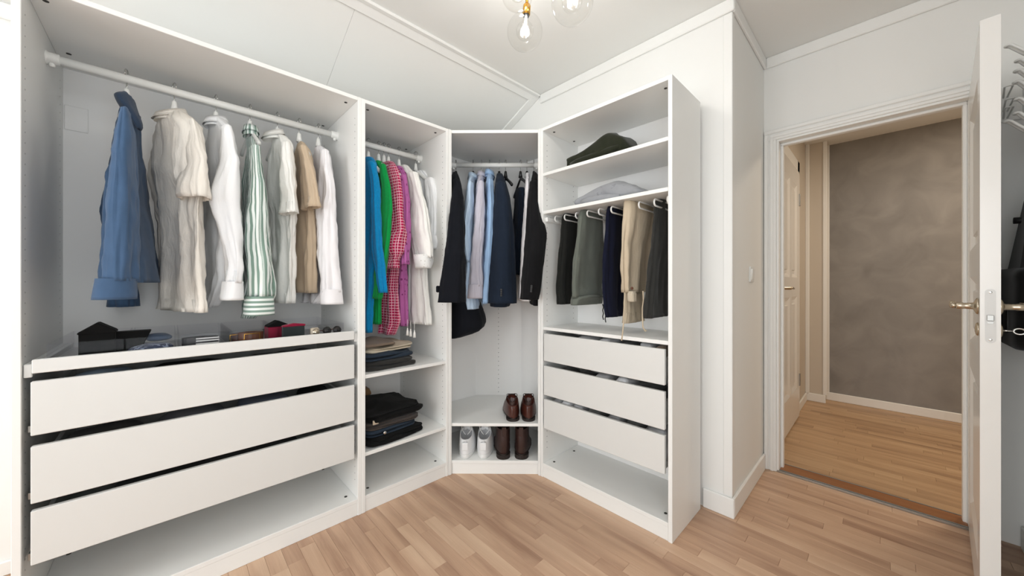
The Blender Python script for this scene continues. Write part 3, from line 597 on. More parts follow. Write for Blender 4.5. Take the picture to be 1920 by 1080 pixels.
SHORT = [(0, .04), (.06, .065), (.3, .075)]
def strip_on(rings, j0, j1, off, i0=0, i1=None):
    i1 = i1 or len(rings); n = len(rings[0]); m = MB(); cols = list(range(j0, j1 + 1)); vs = []
    for i in range(i0, i1):
        cc = sum(rings[i], Vector()) / n
        for j in cols:
            p = rings[i][j % n]; d = (p - cc); d.z = 0; vs.append(p + d.normalized() * off)
    w_ = len(cols); fs = [(r * w_ + q, r * w_ + q + 1, (r + 1) * w_ + q + 1, (r + 1) * w_ + q) for r in range(i1 - i0 - 1) for q in range(w_ - 1)]
    return m.add(vs, fs)
def collar(parent, c, u, ru, rv, h, mat, tilt=.25, fold=.035, open_=.0):
    u = Vector((u[0], u[1], 0)).normalized(); v = Vector((-u.y, u.x, 0)); n = 28; rings = []
    for (dz, sc) in ((-.012, 1.06), (h * .5, .98), (h, .90), (h + .004, .96), (h * .55, 1.08), (h - fold, 1.20), (h - fold + .003, 1.17), (h * .55, 1.04)):
        rings.append([c + u * (ru * sc * math.cos(t)) + v * (rv * sc * math.sin(t)) + Vector((0, 0, dz - tilt * rv * math.sin(t) * (1 if dz > 0 else .5))) for t in [2 * PI * k / n for k in range(n)]])
    return MB().rings(rings, False, False).build('collar', mat, parent, 0, True)
def garment(name, label, group, hp, yaw, mat, body, sleeves=(), amp=.006, k=5, seed=1, aprof=BODY, D=None, placket=None, buttons=None, coll=None, cuffm=None, bmin=.022, wr=.006, cat='shirt', sup=2.6):
    H = Vector(hp); u = Vector((math.cos(yaw), math.sin(yaw), 0)); D0 = H.dot(FWD) if D is None else D
    root = thing(name, label, cat, H, 0, group)
    full, rings = loft_cloth(H, D0, u, body, aprof, amp, k, seed, bmin, wr=wr, sup=sup)
    MB().rings(full, True, True).build('body', mat, root, 0, True)
    if placket is not None:                          # strip with buttons down the front
        j = placket; MB_ = strip_on(rings, j - 1, j + 1, .003, 1); po = MB_.build('placket', mat, root, 0, True)
        if buttons:
            for i in range(3, len(rings) - 2, 4):
                cc = sum(rings[i], Vector()) / len(rings[i]); p = rings[i][j % len(rings[i])]; d = p - cc; d.z = 0; d.normalize()
                MB().lathe([(.005, 0), (.005, .0025), (.003, .003)], p + d * .003, d, 10).build('button', buttons, po)
    for s in sleeves:                                # (rows, du, prof, cuff_rows or None)
        du = s['du']; Ds = D0 + du * u.dot(FWD)
        if 'du2' in s: Ds = (Ds, D0 + s['du2'] * u.dot(FWD))
        sf, sr = loft_cloth(H, Ds, u, s['rows'], s.get('prof', SLV), s.get('amp', .004), 4, seed + 17, .02, 48, .016, 2.2, wr=wr)
        so = MB().rings(sf, True, True).build('sleeve', s.get('mat', mat), root, 0, True)
        if s.get('cuff'):
            cf, cr = loft_cloth(H, Ds - .004, u, s['cuff'], [(0, .054), (.2, .054)], .0015, 3, seed + 5, .022, 40, .02, 2.4, top_cap=False, wr=.002)
            MB().rings(cf, False, True).build('cuff', s.get('cuffmat', mat), so, 0, True)
    if coll: 
        cpx, cpy, ru, rv, h = coll[:5]; collar(root, spot(cpx, cpy, D0) - H, u, ru, rv, h, coll[5] if len(coll) > 5 else mat, *(coll[6:]))
    return root

# ---- shirts on the long rail
RZ, RX = 1.910, -2.034
CR = ((160, 160), 2.455); C2 = ((270, 170), 2.51); C4 = ((440, 220), 2.70)
R = rows_of; g1 = 'shirts on the long rail'; gh = 'hangers on the long rail'
HY = [-.118, .016, .149, .271, .379, .472, .560]
hl = ['white hanger under the blue denim jacket', 'white hanger holding the cream crinkled shirt', 'white hanger holding the pale shirt next to the striped one', 'white hanger holding the green striped shirt', 'white hanger holding the creased ivory shirt', 'white hanger holding the beige tee', 'white hanger holding the white shirt nearest the partition']
yaws = [-.20, .30, .24, .16, .20, .14, .14]
for y, l, yw in zip(HY, hl, yaws): hanger((RX, y, RZ + .012), yw, l, gh, span=.115 if y > -.1 else .06)
dj = garment('denim_jacket', 'blue denim jacket with long sleeves, leftmost on the long rail', g1, (RX, HY[0], RZ - .09), yaws[0], 'denim',
    R(*CR, [(95, 175, 225), (150, 160, 240), (250, 142, 256), (400, 125, 278), (500, 112, 300), (600, 105, 318), (700, 108, 330), (800, 104, 340), (908, 98, 350)]),
    [dict(du=.23, rows=R(*CR, [(115, 160, 214), (180, 150, 222), (300, 133, 232), (480, 118, 238), (640, 106, 238), (800, 93, 238), (900, 82, 240)]), cuff=R(*CR, [(890, 50, 238), (930, 42, 240), (985, 32, 240)])),
     dict(du=-.12, rows=R(*CR, [(250, 135, 180), (400, 112, 170), (520, 88, 150), (590, 80, 150), (680, 95, 160), (850, 90, 200), (985, 105, 245), (1018, 108, 248)]))],
    amp=.006, k=4, seed=2, placket=11, buttons='brass', cat='jacket')
Dj = dj.location.dot(FWD); uj = Vector((math.cos(yaws[0]), math.sin(yaws[0]), 0))
_f, _r = loft_cloth(dj.location, Dj - .03, uj, R(*CR, [(42, 168, 204), (52, 150, 222), (70, 136, 234), (92, 142, 244), (120, 160, 254), (150, 185, 262), (178, 215, 264), (203, 238, 256)]), [(0, .03), (.03, .07), (.1, .075)], .002, 3, 77, .02, 40, .008, 2.2, wr=.003)
MB().rings(_f, True, True).build('collar', 'denim_dark', dj, 0, True)
garment('cream_shirt', 'crinkled cream short-sleeved shirt beside the denim jacket', g1, (RX, HY[1], RZ - .09), yaws[1], 'linen_cream',
    R(*C2, [(112, 110, 195), (160, 70, 245), (220, 48, 262), (300, 36, 268), (400, 38, 268), (500, 52, 262), (600, 66, 258), (700, 76, 262), (800, 80, 266), (900, 72, 274), (1035, 64, 284)]),
    [dict(du=.20, prof=SHORT, rows=R(*C2, [(140, 205, 243), (220, 212, 266), (300, 200, 284), (400, 178, 298), (460, 166, 308), (492, 164, 312), (510, 168, 313)]))],
    amp=.007, k=7, seed=4, wr=.009, coll=(320, 222, .052, .048, .026, 'linen_cream', -.45, .022))
garment('pale_shirt', 'pale bluish-white long-sleeved shirt left of the green striped one', g1, (RX, HY[2], RZ - .09), yaws[2], 'cotton_white',
    R(*C2, [(140, 312, 375), (200, 302, 408), (300, 292, 420), (400, 286, 420), (500, 278, 410), (600, 272, 405), (700, 270, 402), (800, 270, 398), (900, 268, 392), (1018, 272, 345)]),
    [dict(du=.21, rows=R(*C2, [(170, 365, 408), (300, 365, 437), (450, 325, 450), (550, 318, 458), (650, 345, 460), (750, 370, 463), (850, 382, 465), (905, 372, 465)]), cuff=R(*C2, [(898, 368, 465), (940, 362, 466), (985, 356, 466)]))],
    amp=.006, k=5, seed=5, placket=33, buttons='plastic_white', coll=(405, 234, .048, .038, .026, 'cotton_white', -.25, .030))
garment('striped_shirt', 'green and white striped shirt in the middle of the long rail', g1, (RX, HY[3], RZ - .09), yaws[3], 'green_stripe',
    R(*C4, [(105, 66, 112), (170, 64, 125), (300, 47, 135), (450, 40, 150), (600, 42, 162), (750, 46, 176), (900, 42, 188), (1015, 40, 100)]),
    [dict(du=.21, rows=R(*C4, [(150, 75, 122), (250, 72, 132), (350, 65, 145), (500, 56, 158), (620, 50, 168), (760, 66, 182), (905, 55, 195)]), cuff=R(*C4, [(905, 50, 196), (950, 48, 200), (1000, 48, 203)]), cuffmat='green_stripe_cuff')],
    amp=.005, k=4, seed=6, coll=(470, 252, .045, .026, .030, 'green_stripe', .1, .026))
garment('ivory_shirt', 'creased ivory short-sleeved shirt between striped shirt and beige tee', g1, (RX, HY[4], RZ - .09), yaws[4], 'cotton_ivory',
    R(*C4, [(100, 198, 262), (140, 192, 282), (220, 175, 295), (300, 167, 302), (400, 170, 303), (500, 184, 302), (600, 188, 300), (700, 188, 298), (800, 184, 296), (900, 194, 293), (940, 200, 290)]),
    [dict(du=.20, prof=SHORT, rows=R(*C4, [(130, 238, 280), (250, 235, 300), (350, 232, 306), (450, 230, 314), (488, 230, 316)]))],
    amp=.007, k=6, seed=8, wr=.009, coll=(512, 258, .050, .040, .026, 'cotton_ivory', -.45, .022))
garment('beige_tee', 'plain beige short-sleeved tee towards the right end of the long rail', g1, (RX, HY[5], RZ - .09), yaws[5], 'beige_jersey',
    R(*C4, [(132, 318, 352), (170, 306, 372), (230, 302, 390), (300, 302, 395), (400, 303, 398), (500, 300, 404), (600, 298, 405), (700, 300, 405), (800, 302, 405), (888, 318, 403)]),
    [dict(du=.20, prof=SHORT, rows=R(*C4, [(150, 325, 362), (250, 335, 395), (350, 338, 414), (430, 338, 424), (462, 339, 428)]))], amp=.006, k=5, seed=9)
garment('white_shirt', 'plain white long-sleeved shirt at the right end of the long rail', g1, (RX, HY[6], RZ - .09), yaws[6], 'cotton_bright',
    R(*C4, [(155, 408, 455), (200, 398, 478), (300, 396, 488), (450, 404, 498), (600, 408, 508), (750, 400, 515), (860, 370, 500), (940, 338, 440)]),
    [dict(du=.21, rows=R(*C4, [(170, 438, 476), (300, 430, 492), (500, 420, 505), (700, 425, 522), (850, 438, 540), (885, 437, 543)]), cuff=R(*C4, [(870, 436, 542), (910, 435, 546), (945, 436, 549)]))],
    amp=.006, k=5, seed=10)

# ---- tops on the short rail
g2 = 'tops on the short rail'; gh2 = 'hangers on the short rail'
def px_rows(rows): return [tuple(r) for r in rows]
SH = [(.820, .16, 'white hanger holding the blue knit sweater'), (.880, .16, 'white hanger holding the green cardigan'), (.912, .16, 'white hanger holding the red gingham dress'), (.940, .16, 'white hanger holding the pink lace blouse'), (1.006, .16, 'white hanger holding the white embroidered tunic'), (1.118, .30, 'white hanger holding the plain white blouse beside the partition')]
for y, yw, l in SH: hanger((RX, y, 1.920), yw, l, gh2)
Z2 = 1.82
NARROW = [(0, .05), (.04, .13), (.1, .185), (.2, .20), (1.2, .21)]
garment('blue_sweater', 'bright blue knit sweater with long sleeves beside the partition', g2, (RX, SH[0][0], Z2), .10, 'knit_blue',
    [(298, 678, 700), (315, 672, 706), (350, 668, 709), (400, 666, 710), (470, 666, 706), (550, 668, 700), (622, 670, 697)],
    [dict(du=.20, rows=[(305, 689, 703), (340, 695, 710), (400, 697, 713), (460, 699, 717), (500, 704, 721), (549, 711, 725)])], amp=.004, k=4, seed=21, aprof=NARROW, wr=.004, cat='sweater')
garment('green_cardigan', 'grass green knit cardigan between blue sweater and gingham dress', g2, (RX, SH[1][0], Z2), .10, 'knit_green',
    [(304, 701, 716), (325, 702, 726), (380, 704, 733), (430, 704, 732), (480, 701, 726), (540, 696, 716), (607, 692, 714)],
    [dict(du=.20, rows=[(310, 712, 724), (350, 714, 733), (400, 714, 735), (450, 711, 732), (500, 705, 724), (560, 700, 716)])], amp=.004, k=4, seed=22, aprof=NARROW, wr=.004, cat='cardigan')
gg = garment('gingham_dress', 'magenta and white gingham dress with puffed sleeve', g2, (RX, SH[2][0], Z2), .12, 'gingham',
    [(306, 716, 738), (325, 718, 748), (360, 722, 752), (400, 726, 754), (450, 726, 752), (490, 726, 748), (530, 720, 745), (570, 713, 746), (600, 710, 748), (626, 711, 740)],
    [dict(du=.20, prof=[(0, .04), (.08, .07), (.3, .085), (.4, .06)], rows=[(312, 724, 744), (340, 728, 752), (400, 732, 756), (440, 727, 759), (468, 724, 758), (484, 728, 750), (494, 727, 748), (503, 724, 748)])], amp=.006, k=6, seed=23, aprof=NARROW, cat='dress')
garment('pink_blouse', 'orchid pink lace blouse next to the gingham dress', g2, (RX, SH[3][0], Z2), .12, 'magenta_lace',
    [(314, 738, 755), (335, 742, 764), (380, 746, 767), (430, 746, 766), (500, 744, 763), (550, 745, 763), (611, 748, 765)],
    [dict(du=.20, rows=[(330, 750, 762), (380, 753, 768), (440, 752, 768), (480, 749, 767), (496, 747, 767)])], amp=.004, k=5, seed=24, aprof=NARROW, cat='blouse')
wt = garment('white_tunic', 'white embroidered tunic with eyelet cuffs and hem tassels', g2, (RX, SH[4][0], Z2), .16, 'cotton_ivory',
    [(312, 748, 766), (335, 755, 780), (380, 764, 792), (430, 766, 798), (480, 768, 797), (530, 766, 800), (570, 764, 804), (607, 764, 806)],
    [dict(du=.20, prof=[(0, .04), (.08, .065), (.4, .085)], rows=[(325, 764, 783), (360, 768, 792), (400, 768, 801), (440, 770, 807), (484, 777, 810)], cuff=[(478, 776, 811), (490, 777, 812), (503, 779, 808)], cuffmat='eyelet_white')], amp=.006, k=6, seed=25, aprof=NARROW, cat='blouse')
Dw = Vector((RX, SH[4][0], 0)).dot(FWD) - .13
for i, (px, py) in enumerate(((764, 607), (770, 609), (777, 611))):
    p0 = spot(px, py - 8, Dw) - Vector((RX, SH[4][0], Z2)); p1 = spot(px, py + 8, Dw) - Vector((RX, SH[4][0], Z2))
    MB().tube([p0, p1], .0012, 5).lathe([(.003, 0), (.004, -.004), (.003, -.008), (.006, -.014), (.0085, -.042), (.002, -.042)], p1, (0, 0, 1), 10).build('tassel', 'cotton_ivory', wt, 0, True)
garment('white_blouse', 'plain white blouse with gathered cuff, last on the short rail', g2, (RX, SH[5][0], Z2), .34, 'cotton_white',
    [(322, 780, 798), (340, 783, 812), (380, 785, 818), (430, 786, 816), (480, 786, 806), (520, 786, 800)],
    [dict(du=.20, prof=[(0, .04), (.08, .055), (.3, .06)], rows=[(335, 797, 814), (370, 800, 822), (410, 802, 825), (435, 803, 823), (446, 806, 821)], cuff=[(442, 806, 821), (455, 804, 824), (467, 808, 822)])], amp=.005, k=5, seed=26, aprof=NARROW, cat='blouse')

# ---- jackets and shirts in the corner unit
g3 = 'jackets and shirts on the corner rail'; gh3 = 'hangers on the corner rail'; CY = math.atan2(-FWD.y, -FWD.x)
def cpos(px, z, D=RD): p = spot(px, 300, D); return (p.x, p.y, z)
CH = [(855, 'black_plastic', 'black hanger holding the long black coat'), (887, 'black_plastic', 'black hanger holding the pale blue shirt'), (903, 'plastic_white', 'white hanger holding the lilac pinstriped shirt'), (918, 'black_plastic', 'black hanger holding the sky blue shirt'), (936, 'black_plastic', 'black hanger holding the navy jacket'), (948, 'black_plastic', 'empty-looking black hanger right of the navy jacket'), (976, 'black_plastic', 'black clip hanger holding the folded navy trousers'), (988, 'black_plastic', 'black hanger holding the slim white shirt'), (1001, 'black_plastic', 'black hanger holding the black suit jacket')]
for i, (px, m, l) in enumerate(CH): hanger(cpos(px, 1.917), CY + (.25 if i in (5, 6) else .0), l, gh3, m, .17 if i in (5, 6) else .14)
C3 = ((810, 290), 3.083); C5 = ((900, 290), 3.485); ZH = 1.83
JK = [(0, .05), (.03, .10), (.09, .175), (.2, .20), (1.3, .21)]
def cg(name, label, i, mat, body, sleeves, seed, yaw=0, **k): return garment(name, label, g3, cpos(CH[i][0], ZH), CY + yaw, mat, body, sleeves, seed=seed, aprof=JK, **k)
coat = cg('black_coat', 'long black coat hanging at the left end of the corner rail', 0, 'coat_black',
    R(*C3, [(112, 122, 150), (150, 112, 166), (220, 105, 178), (320, 106, 186), (450, 112, 190), (600, 112, 200), (750, 110, 235), (870, 105, 285), (960, 104, 312), (1005, 106, 290), (1036, 108, 200)]),
    [dict(du=.20, du2=.43, prof=[(0, .04), (.08, .065), (.5, .075), (.9, .07)], rows=R(*C3, [(150, 122, 160), (230, 116, 180), (320, 106, 187), (450, 90, 190), (600, 72, 192), (760, 50, 193), (852, 37, 194)]))], 31, amp=.005, k=4, cat='coat', wr=.004)
p = spot(810 + 36 / 3.083, 290 + 777 / 3.083, 1.93) - coat.location
MB().box(p.x - .008, p.x + .008, p.y - .012, p.y + .012, p.z - .018, p.z + .018).build('sleeve_tab', 'coat_black', coat, .005)
cg('pale_blue_shirt', 'pale blue shirt next to the black coat', 1, 'shirt_blue',
    R(*C3, [(130, 218, 252), (200, 206, 250), (300, 196, 258), (430, 182, 268), (520, 190, 272), (620, 200, 272), (750, 196, 278), (882, 202, 285)]),
    [dict(du=.20, rows=R(*C3, [(165, 210, 240), (300, 195, 240), (430, 174, 228), (520, 184, 225), (622, 205, 225)]))], 32, amp=.004, k=5, coll=(887, 336, .055, .03, .028))
cg('lilac_shirt', 'greyish lilac pinstriped shirt between two blue shirts', 2, 'shirt_lilac',
    R(*C3, [(128, 270, 300), (180, 264, 304), (250, 258, 312), (400, 248, 322), (520, 250, 318), (620, 240, 286), (720, 230, 296)]),
    [dict(du=.22, rows=R(*C3, [(160, 270, 300), (300, 255, 305), (450, 244, 300), (600, 228, 292), (760, 215, 297)]), cuff=R(*C3, [(750, 212, 297), (790, 208, 297), (830, 207, 296)]))], 33, amp=.004, k=5, coll=(903, 334, .055, .028, .03))
cg('sky_blue_shirt', 'sky blue shirt left of the navy jacket', 3, 'shirt_sky',
    R(*C3, [(120, 320, 350), (180, 316, 358), (300, 316, 366), (450, 314, 366), (600, 304, 356), (750, 298, 345), (857, 297, 330)]),
    [dict(du=.20, rows=R(*C3, [(150, 322, 350), (300, 320, 362), (450, 316, 362), (600, 306, 350), (750, 300, 340), (857, 297, 326)]))], 34, amp=.004, k=4, coll=(918, 332, .055, .03, .035))
nj = cg('navy_jacket', 'navy suit jacket with cuff buttons in the middle of the corner rail', 4, 'navy_wool',
    R(*C5, [(135, 112, 148), (180, 104, 165), (240, 98, 182), (320, 96, 200), (450, 90, 212), (600, 82, 218), (750, 76, 222), (900, 70, 228), (984, 72, 195)]),
    [dict(du=.22, prof=[(0, .04), (.08, .065), (.5, .075), (.9, .07)], rows=R(*C5, [(185, 102, 165), (300, 96, 198), (450, 88, 214), (600, 78, 222), (750, 66, 226), (900, 55, 234), (970, 51, 238)]))], 35, amp=.003, k=3, cat='jacket', wr=.003)
Dn = RD - .22 - .085
for (cx, cy) in ((139, 882), (140, 895), (139, 908), (139, 921)):
    p = spot(900 + cx / 3.485, 290 + cy / 3.485, Dn) - nj.location; MB().lathe([(.006, 0), (.006, .004), (.003, .005)], p, -FWD, 10).build('cuff_button', 'black_plastic', nj)
cg('navy_trousers', 'folded navy trousers clipped to a black hanger behind the jackets', 6, 'navy_wool',
    R(*C5, [(225, 232, 290), (300, 228, 290), (400, 222, 290), (550, 219, 280), (690, 220, 272), (785, 222, 266)]), [], 36, yaw=.3, amp=.004, k=5, cat='trousers')
cg('slim_white_shirt', 'white shirt showing as a narrow strip beside the black jacket', 7, 'cotton_bright',
    R(*C5, [(132, 296, 322), (200, 296, 322), (400, 286, 318), (600, 272, 310), (800, 260, 300), (948, 250, 330)]),
    [dict(du=.16, rows=R(*C5, [(160, 298, 320), (400, 286, 312), (600, 274, 300), (800, 263, 284), (945, 252, 280)]))], 37, amp=.003, k=4)
bj = cg('black_jacket', 'black suit jacket at the right end of the corner rail', 8, 'black_wool',
    R(*C5, [(128, 342, 370), (175, 332, 382), (250, 322, 386), (350, 316, 392), (500, 306, 405), (650, 300, 405), (800, 300, 392), (900, 310, 382), (976, 328, 372)]),
    [dict(du=.20, du2=.38, prof=[(0, .04), (.08, .06), (.5, .07), (.9, .065)], rows=R(*C5, [(180, 328, 380), (300, 314, 388), (400, 308, 402), (500, 302, 424), (560, 298, 428), (700, 285, 415), (850, 272, 395), (945, 265, 380)]))], 38, amp=.003, k=3, cat='jacket', wr=.003)
Dn = RD - .38 - .08
for (cx, cy) in ((337, 858), (336, 870), (335, 882), (334, 894)):
    p = spot(900 + cx / 3.485, 290 + cy / 3.485, Dn) - bj.location; MB().lathe([(.006, 0), (.006, .004), (.003, .005)], p, -FWD, 10).build('cuff_button', 'black_plastic', bj)

# ---- trousers on the pull-out rack
g4 = 'trousers on the rack'
CE = ((1020, 350), 4.0); CF = ((1130, 340), 3.6)
TRP = [(0, .11), (.02, .135), (.5, .14)]
def trousers(label, x, mat, body, seed, yaw=0.0, amp=.004, k=5, name='draped_trousers', yc=1.735, extra=()):
    H = (x, yc, 1.51); D = Vector(H).dot(FWD)
    return garment(name, label, g4, H, -PI / 2 + yaw, mat, body, [], amp=amp, k=k, seed=seed, aprof=TRP, D=D, cat='trousers', wr=.004, bmin=.02)
trousers('black trousers draped over the leftmost rack loops', -1.195, 'trouser_black', R(*CE, [(215, 150, 250), (245, 136, 262), (300, 132, 258), (450, 122, 250), (600, 110, 226), (700, 104, 220), (800, 100, 219), (880, 110, 219)]), 41)
ol = trousers('grey-green trousers with elastic waistband draped over the rack', -1.085, 'trouser_olive', R(*CE, [(188, 285, 420), (215, 274, 438), (300, 262, 446), (450, 245, 446), (600, 226, 441), (720, 217, 436), (800, 215, 438), (828, 215, 438)]), 42)
trousers('dark navy trousers draped in the middle of the rack', -0.955, 'trouser_navy', R(*CF, [(178, 40, 140), (200, 30, 150), (300, 22, 150), (500, 11, 146), (700, 8, 141), (850, 14, 140), (912, 26, 138)]), 43)
be = trousers('beige linen trousers with hanging drawstring draped over the rack', -0.835, 'linen_beige', R(*CF, [(142, 165, 300), (165, 152, 342), (300, 146, 340), (450, 141, 324), (600, 138, 306), (700, 140, 290), (748, 142, 282)]), 44, amp=.006, k=7)
trousers('charcoal trousers draped over the rightmost rack loops', -0.715, 'trouser_charcoal', R(*CF, [(125, 372, 436), (150, 356, 444), (250, 346, 446), (400, 334, 446), (550, 318, 446), (700, 305, 446), (850, 292, 446), (915, 288, 446)]), 45)
def sub_loft(root, name, mat, rows, D, u, seed, prof=TRP, amp=.003, k=8, bmin=.02, **kw):
    full, rr = loft_cloth(root.location, D, u, rows, prof, amp, k, seed, bmin, **kw); return MB().rings(full, True, True).build(name, mat, root, 0, True)
UD = Vector((0, -1, 0))
Do = ol.location.dot(FWD); Db = be.location.dot(FWD)
sub_loft(ol, 'waistband', 'trouser_olive', R(*CE, [(822, 214, 440), (850, 215, 440), (882, 218, 438)]), Do, UD, 51, amp=.004, k=14, step=.01)
for cx, c0, c1 in ((440, 880, 998), (458, 880, 1018)):
    MB().tube([spot(1020 + (cx + (6 if k % 2 else 0)) / 4, 350 + (c0 + (c1 - c0) * k / 5) / 4, Do - .13) - ol.location for k in range(6)], .0028, 6).build('drawstring', 'charcoal', ol, 0, True)
sub_loft(be, 'folded_leg', 'linen_beige', R(*CF, [(735, 146, 276), (800, 144, 270), (900, 142, 272), (948, 142, 280)]), Db + .02, UD, 52, prof=[(0, .10), (.5, .11)])
sub_loft(be, 'pocket_flap', 'beige_linen', R(*CF, [(755, 165, 222), (785, 165, 222), (812, 168, 222)]), Db - .10, UD, 53, prof=[(0, .02), (.5, .02)], amp=.001)
for pts in ([(150, 750), (148, 850), (142, 950), (136, 1010), (128, 1075)], [(272, 740), (276, 800), (268, 860), (270, 940), (272, 985), (288, 1012), (296, 1005)]):
    q = [spot(1130 + a / 3.6, 340 + b / 3.6, Db - .14 - .02 * (i > 2)) - be.location for i, (a, b) in enumerate(pts)]; MB().tube(q, .0032, 6).build('drawstring', 'linen_beige', be, 0, True)
p = spot(1130 + 197 / 3.6, 340 + 722 / 3.6, Db - .15) - be.location; MB().lathe([(.007, 0), (.007, .003), (.004, .004)], p, -FWD, 12).build('button', 'leather_belt', be)

# ------------------------------------------------------------------ folded clothes
def pillow(m, c, sx, sy, sz, seed, rot=0, e1=.35, e2=.30, wr=.006, nu=40, nv=14, sag=0.0):
    rnd = random.Random(seed); o = Vector([rnd.uniform(0, 50) for _ in range(3)]); cs, sn = math.cos(rot), math.sin(rot); rs = []
    sp = lambda x, e: math.copysign(abs(x) ** e, x)
    for i in range(nv + 1):
        ph = -PI / 2 + PI * i / nv; ph = max(-PI / 2 + .02, min(PI / 2 - .02, ph)); r = []
        for k in range(nu):
            t = 2 * PI * k / nu; x = sx / 2 * sp(math.cos(ph), e1) * sp(math.cos(t), e2); y = sy / 2 * sp(math.cos(ph), e1) * sp(math.sin(t), e2); z = sz / 2 * sp(math.sin(ph), e1)
            f = noise.noise(Vector((x * 9, y * 9, z * 30)) + o) * wr + noise.noise(Vector((x * 24, y * 24, z * 40)) + o) * wr * .5
            q = 1 + f / max(sx, sy) * 4; top = max(0, z / (sz / 2) + .3)
            zz = z + top * (f * 1.2 - sag * ((2 * x / sx) ** 2 + (2 * y / sy) ** 2))
            zz = max(zz, -sz / 2); x, y = x * q, y * q
            r.append(Vector((c[0] + x * cs - y * sn, c[1] + x * sn + y * cs, c[2] + zz)))
        rs.append(r)
    return m.rings(rs)
def folded(name, label, cat, group, c, s, mat, seed, rot=0, layers=2, wr=.006, sag=0.0, extras=()):
    """c = centre of the underside"""
    root = thing(name, label, cat, c, rot, group); h = s[2] / layers
    for i in range(layers):
        rnd = random.Random(seed + i); m = pillow(MB(), (rnd.uniform(-.006, .006), rnd.uniform(-.006, .006), h * (i + .5)), s[0] * (1 - .03 * i), s[1] * (1 - .03 * i), h * 1.08 if layers > 1 else h, seed + i * 3, 0, .45, .32, wr, sag=sag if i == layers - 1 else 0)
        m.build('folded_layer', mat, root, 0, True)
    return root
gs = 'folded trousers on the upper shelf of the narrow unit'; sx = -1.97
folded('folded_trousers', 'charcoal trousers folded at the bottom of the upper shelf stack', 'trousers', gs, (-1.955, .845, SZ1), (.34, .30, .045), 'charcoal', 61, .06, 2, .008)
folded('folded_jeans', 'blue jeans folded under the beige pair on the upper shelf', 'jeans', gs, (-1.960, .835, SZ1 + .046), (.33, .29, .036), 'denim_fold', 62, .10, 2, .008)
folded('folded_linen', 'beige linen trousers folded near the top of the upper shelf stack', 'trousers', gs, (-1.975, .860, SZ1 + .083), (.30, .28, .026), 'beige_linen', 63, .16, 2, .008)
folded('folded_chinos', 'taupe chinos folded on top of the beige linen pair', 'trousers', gs, (-1.985, .800, SZ1 + .110), (.28, .20, .020), 'taupe', 64, .12, 1, .006)
gs = 'folded trousers on the lower shelf of the narrow unit'
folded('folded_trousers', 'black trousers at the bottom of the lower shelf stack', 'trousers', gs, (-1.935, .870, SZ2), (.34, .33, .038), 'black_cotton', 65, .10, 2, .010)
fj = folded('folded_jeans', 'dark blue jeans with a silver waist button on the lower shelf', 'jeans', gs, (-1.945, .850, SZ2 + .040), (.33, .30, .034), 'denim_fold', 66, .06, 2, .009)
MB().lathe([(.009, 0), (.009, .004), (.005, .006)], (.167, -.06, .018), (1, 0, 0), 14).build('button', 'chrome', fj, 0, True)
folded('folded_trousers', 'brownish grey trousers folded under the black sweater on the lower shelf', 'trousers', gs, (-1.950, .858, SZ2 + .075), (.33, .31, .034), 'brown_grey', 67, .02, 3, .007)
fs = folded('folded_sweater', 'black sweater with a cream tag on top of the lower shelf stack', 'sweater', gs, (-1.960, .865, SZ2 + .110), (.34, .33, .060), 'black_cotton', 68, .08, 2, .012, .012)
MB().box(.160, .166, -.135, -.105, -.002, .020).build('care_tag', 'beige_linen', fs, .001)
folded('folded_shirt', 'tan cotton shirt folded behind the black sweater', 'shirt', gs, (-2.215, .800, SZ2), (.15, .20, .190), 'tan_cotton', 69, 0, 4, .006)
# sweaters on the right hand shelves
def heap(name, label, px0, px1, y, zb, prof, depth, mat, seed):
    root = thing(name, label, 'sweater', ((px0 + px1) / 2, y, zb)); L = px1 - px0; rs = []; o = Vector((seed, seed * 2, 3)); n = 30
    for i in range(41):
        t = i / 40; h, dy = catmull(prof, t); x = -L / 2 + L * t; r = []; e = max(.25, min(1, min(t * 22, (1 - t) * 9)) ** .5)
        for k in range(n):
            a = 2 * PI * k / n; yy = depth / 2 * e * math.copysign(abs(math.cos(a)) ** .6, math.cos(a)); zz = h / 2 * e * math.copysign(abs(math.sin(a)) ** .6, math.sin(a))
            f = noise.noise(Vector((x * 14, yy * 12, zz * 20)) + o) * .010 + noise.noise(Vector((x * 34, yy * 34, zz * 40)) + o) * .005
            r.append(Vector((x + f * .5, yy + dy + f, max(.0005, h / 2 + zz + (f if zz > 0 else 0)))))
        rs.append(r)
    MB().rings(rs).build('bundle', mat, root, 0, True); return root
hp = heap('green_sweater', 'dark green sweater bundled on the top right shelf', -1.236, -.845, 1.700, 1.752, [(0, .066, .0), (.12, .078, 0), (.3, .088, 0), (.48, .115, 0), (.64, .142, 0), (.78, .128, 0), (.92, .085, 0), (1, .05, 0)], .22, 'sweater_green', 71)
MB().tube([Vector((-.150 + .042 * k, -.100 - .003 * math.sin(k), .018 + .003 * k)) for k in range(8)], [.012, .018, .018, .018, .018, .018, .016, .010], 12).build('folded_sleeve', 'sweater_green', hp, 0, True)
hg = heap('grey_sweater', 'heather grey sweater folded on the second right shelf', -1.180, -.760, 1.720, 1.533, [(0, .05, 0), (.2, .075, 0), (.45, .105, 0), (.6, .105, 0), (.75, .075, 0), (.9, .045, 0), (1, .03, 0)], .24, 'sweater_grey', 73)
MB().tube([Vector((-.15 + .045 * k, -.118, .016 + .004 * math.sin(k * .9))) for k in range(6)], [.014, .020, .021, .020, .018, .012], 12).build('folded_sleeve', 'sweater_grey', hg, 0, True)

